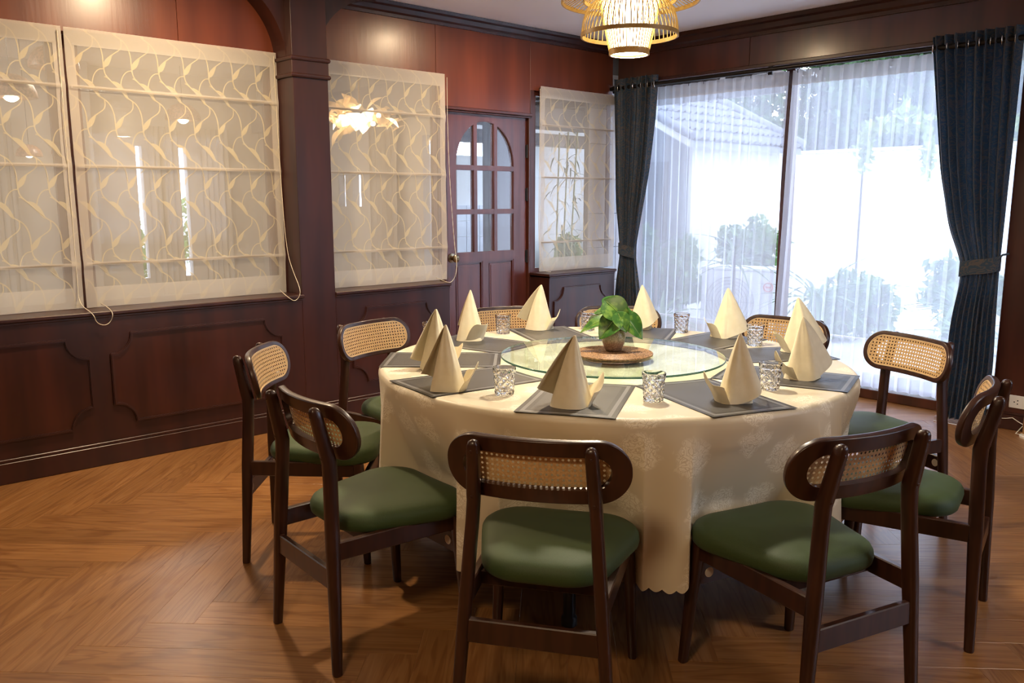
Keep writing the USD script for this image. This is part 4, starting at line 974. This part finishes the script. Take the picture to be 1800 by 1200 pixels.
# ------------------------------------------------------------------ the room next door, seen through the blinds
nr = thing('wall_next_room', kind='structure')
obj('far_wall', cat([bx(-7.7, -7.6, p, q, 0, 2.75) for p, q in ((-6, .84), (.91, 1.30), (1.40, 2.3))] + [bx(-7.7, -7.6, p, q, z0, z1) for p, q in ((.84, .91), (1.30, 1.40)) for z0, z1 in ((0, .5), (1.95, 2.75))]), NEXTW, nr)
obj('side_wall', bx(-7.7, -2.74, -6.1, -6.0, 0, 2.75), NEXTW, nr)
op_ = [(-5.80, -5.66, 1.30, 1.62), (-5.52, -5.36, 1.30, 1.62), (-4.30, -4.08, .55, 1.95)]
part_ = sbox(-7.6, 0, -3.9, 2.75)
for p, q, z0, z1 in op_: part_ = part_.difference(sbox(p, z0, q, z1))
obj('partition', onY(part_, 2.36, .08), NEXTW, nr)
obj('band', bx(-7.6, -2.9, 2.20, 2.28, 2.15, 2.45), PILLARG, nr)
obj('column', bx(-7.6, -7.35, .05, .35, 0, 2.75, .01), NEXTW, nr)
obj('ceiling_next_room', bx(-7.7, -2.745, -6.1, 2.36, 2.75, 2.85), CEIL, kind='structure')
obj('floor_next_room', bx(-7.7, -2.745, -6.1, 5.4, -.1, 0), NEXTF, kind='structure')
obj('wall_left_back', bx(-2.76, -2.742, -4.2, 2.3, 2.2, 2.85), NEXTW, kind='structure')
ncur = 0
for (xa, xb, lab) in ((-6.95, -6.75, 'pale curtain at the far end of the next room'), (-6.35, -6.05, 'pale curtain beside the middle window of the next room'), (-5.05, -4.60, 'wide pale curtain near the chandelier of the next room'), (-4.05, -3.75, 'pale curtain of the next room close to the porch')):
    t = thing('pale_curtain', lab, 'curtain', (0, 2.18, 0), 0, 'pale curtains of the next room')
    m_, uv_ = drape([(0, xa), (2.3, xa)], [(0, xb), (2.3, xb)], 2.16, .05, 0, 5, .03, 5 + ncur, n=80, m=8); obj('drape', m_, CURB, t, smooth=True); ncur += 1
for (ya, yb, lab) in ((.93, 1.27, 'pale curtain between the two far slit windows of the next room'), (1.52, 1.85, 'pale curtain after the far slit windows of the next room'), (-.75, -.35, 'pale curtain at the dark end of the next room')):
    t = thing('pale_curtain', lab, 'curtain', (-7.5, 0, 0), PI / 2, 'pale curtains of the next room')
    m_, uv_ = drape([(0, ya), (2.3, ya)], [(0, yb), (2.3, yb)], 2.16, .05, 0, 5, .03, 5 + ncur, n=80, m=8); obj('drape', m_, CURB, t, smooth=True); ncur += 1
def dome_lamp(loc, lab, s=1.0):
    t = thing('dome_pendant', lab, 'lamp', loc, 0, 'dome pendants of the next room')
    pr = [(.150, 0), (.147, .03), (.130, .075), (.095, .115), (.05, .137), (.012, .142)]
    obj('shade', lathe([(r * s, z * s) for r, z in pr] + [(.010, .138 * s)] + [((r - .006) * s, (z - .004) * s) for r, z in pr[::-1][1:]], 40), COPPER, t, smooth=30)
    obj('bulb', sphere(.050 * s, (0, 0, .02)), BULB, t, smooth=True)
    obj('flex', cyl((0, 0, .14 * s), (0, 0, 2.75 - loc[2]), .003, 6), BLACK, t)
dome_lamp((-4.0, -.84, 2.20), 'copper mesh dome pendant glowing at the top corner of the long blinds')
dome_lamp((-4.0, -1.10, 2.00), 'lower copper mesh dome pendant glowing at the edge of the picture')
dome_lamp((-7.0, 1.15, 2.20), 'distant copper mesh dome pendant against the white ceiling of the next room', 1.2)
dome_lamp((-6.2, -.52, 1.74), 'small far copper mesh pendant low behind the blind furthest from the door', .7)
dome_lamp((-6.2, -.24, 1.77), 'small far copper mesh pendant low behind the blind beside the pillar', .7)
ch = thing('petal_chandelier', 'chandelier of glowing shell petals in the next room behind the blind beside the door', 'chandelier', (-4.15, 1.52, 2.03))
r_ = np.random.default_rng(3)
pet = leaf_mesh(.17, .13, .2, .35)
for k in range(46):
    az, el = r_.uniform(0, 2 * PI), r_.uniform(-.9, 1.1); rr = r_.uniform(.05, .30)
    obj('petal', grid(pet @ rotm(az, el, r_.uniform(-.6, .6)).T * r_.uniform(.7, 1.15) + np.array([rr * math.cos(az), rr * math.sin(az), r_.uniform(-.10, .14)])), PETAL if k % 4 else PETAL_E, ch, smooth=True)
for a in np.arange(7) * 2 * PI / 7:
    obj('bulb', sphere(.020, (.16 * math.cos(a), .16 * math.sin(a), .04 * math.sin(a * 2))), BULB, ch, smooth=True)
obj('stem', cyl((0, 0, .1), (0, 0, .72), .008, 8), GOLD, ch)

# ------------------------------------------------------------------ outdoors
obj('ground', bx(-40, 30, 3.46, 45, -.30, -.18), GROUND, kind='structure')
obj('ground_far_side', bx(4.1, 30, -14, 3.46, -.30, -.18), GROUND, kind='structure')
obj('ground_side', bx(-40, -7.7, -12, 2.36, -.30, -.18), GROUND, kind='structure')
obj('ground_porch', bx(-40, -2.745, 2.36, 3.46, -.30, -.18), GROUND, kind='structure')
# veranda seen through the glazed door
ve = thing('trim_4', kind='structure')
obj('boarding', bx(-6.6, -2.745, 2.36, 6.2, 2.62, 2.70), VERW, ve)
for y in np.arange(2.5, 6.1, .55): obj('rafter', bx(-6.6, -2.76, y, y + .09, 2.48, 2.62), VERW, ve)
obj('veranda_beam', bx(-5.6, -5.42, 2.4, 6.2, 2.02, 2.48), VERW, ve)
obj('batten', bx(-5.40, -5.36, 2.4, 6.2, 2.16, 2.20), WHITE, ve)
pi_ = obj('veranda_pillar', bx(-4.60, -4.40, 3.25, 3.47, -.18, 2.48, .01), PILLARG, kind='structure')
gw = thing('wall_porch', kind='structure')
obj('plaster', bx(-6.9, -6.8, 3.9, 5.3, -.18, 1.95), PLASTER, gw)
for i in range(6):
    for j in range(7):
        obj('tile', bx(-6.8, -6.785, 3.91 + i * .23, 3.91 + i * .23 + .224, -.17 + j * .21, -.17 + j * .21 + .203, .002), TILE, gw)
obj('plaster_end', bx(-6.4, -6.3, 5.6, 8.4, -.18, 2.6), PLASTER, gw)
def crownleaves(n, c, rad, size, seed, shell=.55):
    r_ = np.random.default_rng(seed); d_ = r_.normal(size=(n, 3)); d_ /= np.linalg.norm(d_, axis=1, keepdims=True)
    p = np.array(c) + d_ * (r_.uniform(shell, 1, (n, 1)) ** .7) * np.array(rad) * (1 + .22 * np.sin(d_ * 5 + seed).sum(1, keepdims=True) / 3)
    a = r_.normal(size=(n, 3)); a /= np.linalg.norm(a, axis=1, keepdims=True); b = np.cross(a, r_.normal(size=(n, 3))); b /= np.linalg.norm(b, axis=1, keepdims=True)
    s = size * r_.uniform(.6, 1.3, (n, 1)); V = np.stack([p - a * s, p + b * s * .45, p + a * s, p - b * s * .45], 1).reshape(-1, 3)
    i = np.arange(n)[:, None] * 4; F = np.vstack([i + [0, 1, 2], i + [0, 2, 3]])
    return trimesh.Trimesh(V, F, process=False)
def tree(x, y, lab, blobs, trunk, leafm, size, n, seed, group='trees of the garden'):
    t = thing('tree', lab, 'tree', (x, y, -.18), 0, group)
    obj('foliage', cat([crownleaves(n, b[:3], b[3:], size, seed + i) for i, b in enumerate(blobs)]), leafm, t, kind='stuff')
    obj('trunk', tube(trunk, np.linspace(trunk and .11, .05, len(trunk)), 10), BARK, t, smooth=True)
for i, (x, y, rx, lab) in enumerate(((-9.6, 17.6, 1.7, 'dark leafy tree furthest along behind the tiled roof'), (-6.2, 16.6, 1.55, 'dark leafy tree beside the tip of the tiled roof'), (-3.05, 15.6, 1.25, 'dark leafy tree behind the garden wall, beside the window post'),
        (-.05, 16.6, 1.15, 'dark leafy tree behind the garden wall by the wide blue curtain'), (3.1, 16.0, 1.3, 'dark leafy tree beyond the wide blue curtain'), (-7.9, 21.2, 2.0, 'distant dark tree filling the gap behind the tiled roof'), (-3.9, 20.8, 1.9, 'distant dark tree seen beside the window post'), (-.1, 20.8, 1.8, 'distant dark tree above the garden wall'))):
    tree(x, y, lab, [(0, 0, 4.3, rx, 1.4, 1.9), (.5, 0, 2.9, rx * .75, 1.0, .6)], [(0, 0, 0), (.1, 0, 1.5), (0, .1, 3.6)], LEAF1, .15, 4200, 11 + i)
wv = thing('garden_wall', 'tall white sunlit garden wall across the yard', 'wall', (0, 13.0, -.18))
obj('wall', bx(-10.5, 6.5, 0, .18, 0, 2.42, .01), PLASTER, wv); obj('coping', bx(-10.55, 6.55, -.03, .21, 2.42, 2.48, .01), PLASTER, wv)
# tiled house
hs = thing('tiled_house', 'neighbouring house with a grey clay tile roof behind the sheer curtain', 'house', (0, 0, 0))
def roof_z(x): return 2.465 - .511 * (x + 5.319)
ed = np.array([0, 1.0, 0]); slope = np.array([-1, 0, .511]); slope /= np.linalg.norm(slope); nz = np.cross(ed, slope)
XE = -4.75
A0 = np.array([XE, 7.0, roof_z(XE)])
tw_, tl_, ncol, nrow = .287, .345, 10, 12
def roof_tile():
    n = 17; u = np.linspace(0, tw_ * 1.03, n); prof = .020 + .030 * np.clip(np.sin(u / tw_ * PI * 4 - .6), -.3, 1)
    P = np.stack([np.stack([u, np.full(n, -.035), prof], 1), np.stack([u, np.full(n, tl_), prof - .040], 1)], 0); Q = P.copy(); Q[:, :, 2] -= .018
    a, b = grid(P), grid(Q); a.faces = a.faces[:, ::-1]; f = grid(np.stack([P[0], Q[0]], 0))
    return cat([a, b, f])
rt_ = roof_tile()
for r in range(nrow):
    for c in range(ncol):
        m_ = rt_.copy(); m_.vertices = m_.vertices @ np.array([ed, slope, nz]) + A0 + ed * (c * tw_) + slope * (r * tl_) + rng.normal(0, .003, 3)
        obj('roof_tile', m_, ROOFT, hs)
xr = (A0 + slope * nrow * tl_)[0]; ye = 7.0 + ncol * tw_
obj('roof_deck', onY(Polygon([(xr, roof_z(xr) - .03), (XE, roof_z(XE) - .03), (XE, roof_z(XE) - .12), (xr, roof_z(xr) - .14)]), ye, ye - 7.0), HOUSEW, hs)
for yy, w_ in ((7.0, .06), (ye, .075)):
    obj('verge_cap', tube([(x, yy, roof_z(x) + .045) for x in np.linspace(XE + .03, xr, 12)], w_, 8), ROOFT, hs, smooth=True)
obj('bargeboard', onY(Polygon([(xr, roof_z(xr) - .02), (XE, roof_z(XE) - .02), (XE, roof_z(XE) - .12), (xr, roof_z(xr) - .12)]), 7.02, .03), WHITE, hs)
obj('house_wall', onY(Polygon([(xr + .2, -.18), (-5.06, -.18), (-5.06, roof_z(-5.06) - .13), (xr + .2, roof_z(xr + .2) - .15)]), ye - .2, ye - 7.6), HOUSEW, hs)
obj('side_wall', bx(-5.06, -5.0, 7.4, ye - .2, -.18, roof_z(-5.0) - .13), PLASTER, hs)  # whiter than the gable: sunlight on this side put into the colour
for x_ in (-7.4, -6.2):
    obj('window', bx(x_, x_ + .8, 7.38, 7.42, .8, 1.9, .004), DARKP, hs)
# air conditioner
ac = thing('air_conditioner', 'white outdoor air conditioner unit standing in the shade outside the window', 'air conditioner', (-3.62, 5.75, -.18), .28)
obj('casing', bx(0, .90, 0, .36, .06, .76, .012), WPLASTIC, ac); obj('lid', bx(-.01, .91, -.01, .37, .76, .79, .006), WPLASTIC, ac)
obj('fan_grille', cat([xf(ring(rr, .006, n=40, m=6), (.34, -.008, .40), rx=PI / 2) for rr in np.linspace(.05, .28, 7)] + [bar((.34 - .28 * math.cos(a), -.01, .40 - .28 * math.sin(a)), (.34 + .28 * math.cos(a), -.01, .40 + .28 * math.sin(a)), .008, .006) for a in (0, PI / 3, -PI / 3)]), ALU, ac, kind='stuff')
for x in (.1, .75): obj('foot', bx(x, x + .08, .02, .34, 0, .06), DARKP, ac)
RED = mat('red_print', (.65, .12, .10), .5)
obj('sticker', cat([xf(ring(.048, .006, n=30, m=6), (.77, -.004, .585), rx=PI / 2), bx(.742, .798, -.006, -.001, .575, .595)]), RED, ac, label='red round warning sticker')
def blade_plant(x, y, lab, n, L, h, seed, lean=0.0):
    r_ = np.random.default_rng(seed); t = thing('blade_leaf_plant', lab, 'plant', (x, y, -.18), 0, 'spiky plants outside the window')
    obj('cane_stem', tube([(0, 0, 0), (.02, 0, h * .5), (0, 0, h)], .018, 8), BARK, t, smooth=True)
    for k in range(n):
        a = k * 2.4 + r_.uniform(-.2, .2); el = r_.uniform(.1, 1.2); l = L * r_.uniform(.75, 1.1)
        obj('blade', grid(leaf_mesh(l, .065, r_.uniform(.5, .9), .5)[:, 2:9] @ rotm(a, el, 0).T + np.array([0, 0, h * r_.uniform(.8, 1.0)])), BLADE, t, smooth=True)
blade_plant(-3.75, 5.05, 'spiky leaved plant outside, close to the narrow blue curtain', 26, .50, 1.00, 1)
blade_plant(-2.82, 3.98, 'low spiky leaved plant outside at the foot of the narrow blue curtain', 22, .42, .45, 2)
blade_plant(-2.75, 5.05, 'spiky leaved plant outside in front of the air conditioner', 22, .45, 1.05, 3)
blade_plant(-1.98, 5.35, 'broad spiky leaved plant outside past the window post', 26, .62, .62, 4)
blade_plant(-1.05, 6.4, 'spiky leaved plant outside above the half hidden chair', 26, .55, .50, 5)
blade_plant(-.45, 5.0, 'spiky leaved plant outside beside the wide blue curtain', 24, .50, .40, 6)
def shrub(x, y, lab, rad, n, seed, m=None, z=0.0, size=.06):
    t = thing('shrub', lab, 'shrub', (x, y, -.18), 0, 'shrubs of the garden')
    r_ = np.random.default_rng(seed); c = np.array([0, 0, rad[2] * .9 + z]); R = np.array(rad)
    bl = [crownleaves(n // 5, c + r_.uniform(-.55, .55, 3) * R, R * r_.uniform(.40, .62, 3), size, seed + k, .25) for k in range(6)]
    obj('foliage', cat(bl), m or LEAF3, t, kind='stuff')
    obj('stem', tube([(0, 0, 0), (0, 0, rad[2] * .9 + z)], .02, 6), BARK, t)
shrub(-5.5, 6.8, 'light green shrub outside behind the edge of the narrow blue curtain', (.45, .45, .55), 1800, 21, z=.25)
shrub(-4.50, 6.5, 'light green shrub outside between the house and the air conditioner', (.5, .4, .5), 1700, 22, z=.2)
shrub(-4.25, 7.75, 'light green shrub outside above the air conditioner', (.5, .4, .45), 1600, 23, z=.5)
shrub(-4.85, 5.45, 'bushy green shrub outside by the porch, behind the small blind', (.45, .42, .45), 1800, 24, z=.1)
shrub(-5.75, 5.75, 'green shrub behind the grey veranda pillar seen through the door glass', (.33, .33, .6), 1500, 25, z=.2)
shrub(-9.3, 1.25, 'added green bush dimming the far slit window of the next room', (.5, .5, .7), 1200, 26, z=.4)  # added to dim the daylight in the slit
shrub(-9.4, 2.35, 'added green bush dimming the last far slit window', (.45, .45, .7), 1200, 27, z=.5)  # likewise added, to dim the second slit
shrub(-2.35, 6.7, 'dark green low shrub outside just past the window post', (.55, .45, .42), 1500, 28, z=.0)
shrub(-1.35, 7.6, 'dark green low shrub outside behind the broad spiky plant', (.6, .45, .48), 1500, 29, z=.05)
shrub(-.05, 7.4, 'dark green low shrub outside behind the seat with daylight in its weave', (.5, .45, .36), 1300, 30, z=.0)
# vine hanging outside the right half
hv = thing('hanging_vine', 'sunlit yellow green vine hanging outside the upper window', 'vine', (-2.10, 7.2, 1.9))
obj('foliage', cat([crownleaves(420, (0, 0, .30), (.42, .15, .10), .055, 31, .1), crownleaves(200, (-.36, 0, .02), (.12, .1, .30), .05, 32, .1), crownleaves(160, (.34, 0, -.02), (.08, .1, .30), .05, 33, .1), crownleaves(140, (.05, 0, .42), (.14, .1, .16), .05, 34, .1)]), LEAF2, hv, kind='stuff')
obj('arch_stem', tube([(-.38, 0, -2.08), (-.38, 0, .1), (-.25, 0, .35), (.1, 0, .42), (.34, 0, .30), (.36, 0, -.2)], .012, 6), BARK, hv, smooth=True)
hv = thing('hanging_vine', 'second sunlit vine outside nearest the wide blue curtain', 'vine', (-.72, 7.6, 1.85))
obj('foliage', cat([crownleaves(260, (0, 0, .20), (.22, .15, .35), .055, 35, .1), crownleaves(120, (-.4, 0, .3), (.12, .1, .22), .05, 36, .1)]), LEAF2, hv, kind='stuff')
obj('arch_stem', tube([(-.1, 0, -2.03), (-.08, 0, 0), (0, 0, .4), (-.3, 0, .55)], .012, 6), BARK, hv, smooth=True)
bp = thing('bamboo_plant', 'thin bamboo like plant on the porch behind the small blind', 'plant', (-4.7, 4.55, -.18))
r_ = np.random.default_rng(9)
for k in range(3):
    obj('culm', tube([(k * .12 - .1, 0, 0), (k * .12 - .12, .02, 1.2), (k * .14 - .1, .03, 2.3)], .010, 6), STEM, bp, smooth=True)
for k in range(46):
    obj('leaf', grid(leaf_mesh(.20, .03, .5, .3)[:, 2:9] @ rotm(r_.uniform(0, 2 * PI), r_.uniform(-.8, .6), 0).T + np.array([r_.uniform(-.18, .22), r_.uniform(-.05, .08), r_.uniform(.9, 2.3)])), LEAF1, bp, smooth=True)
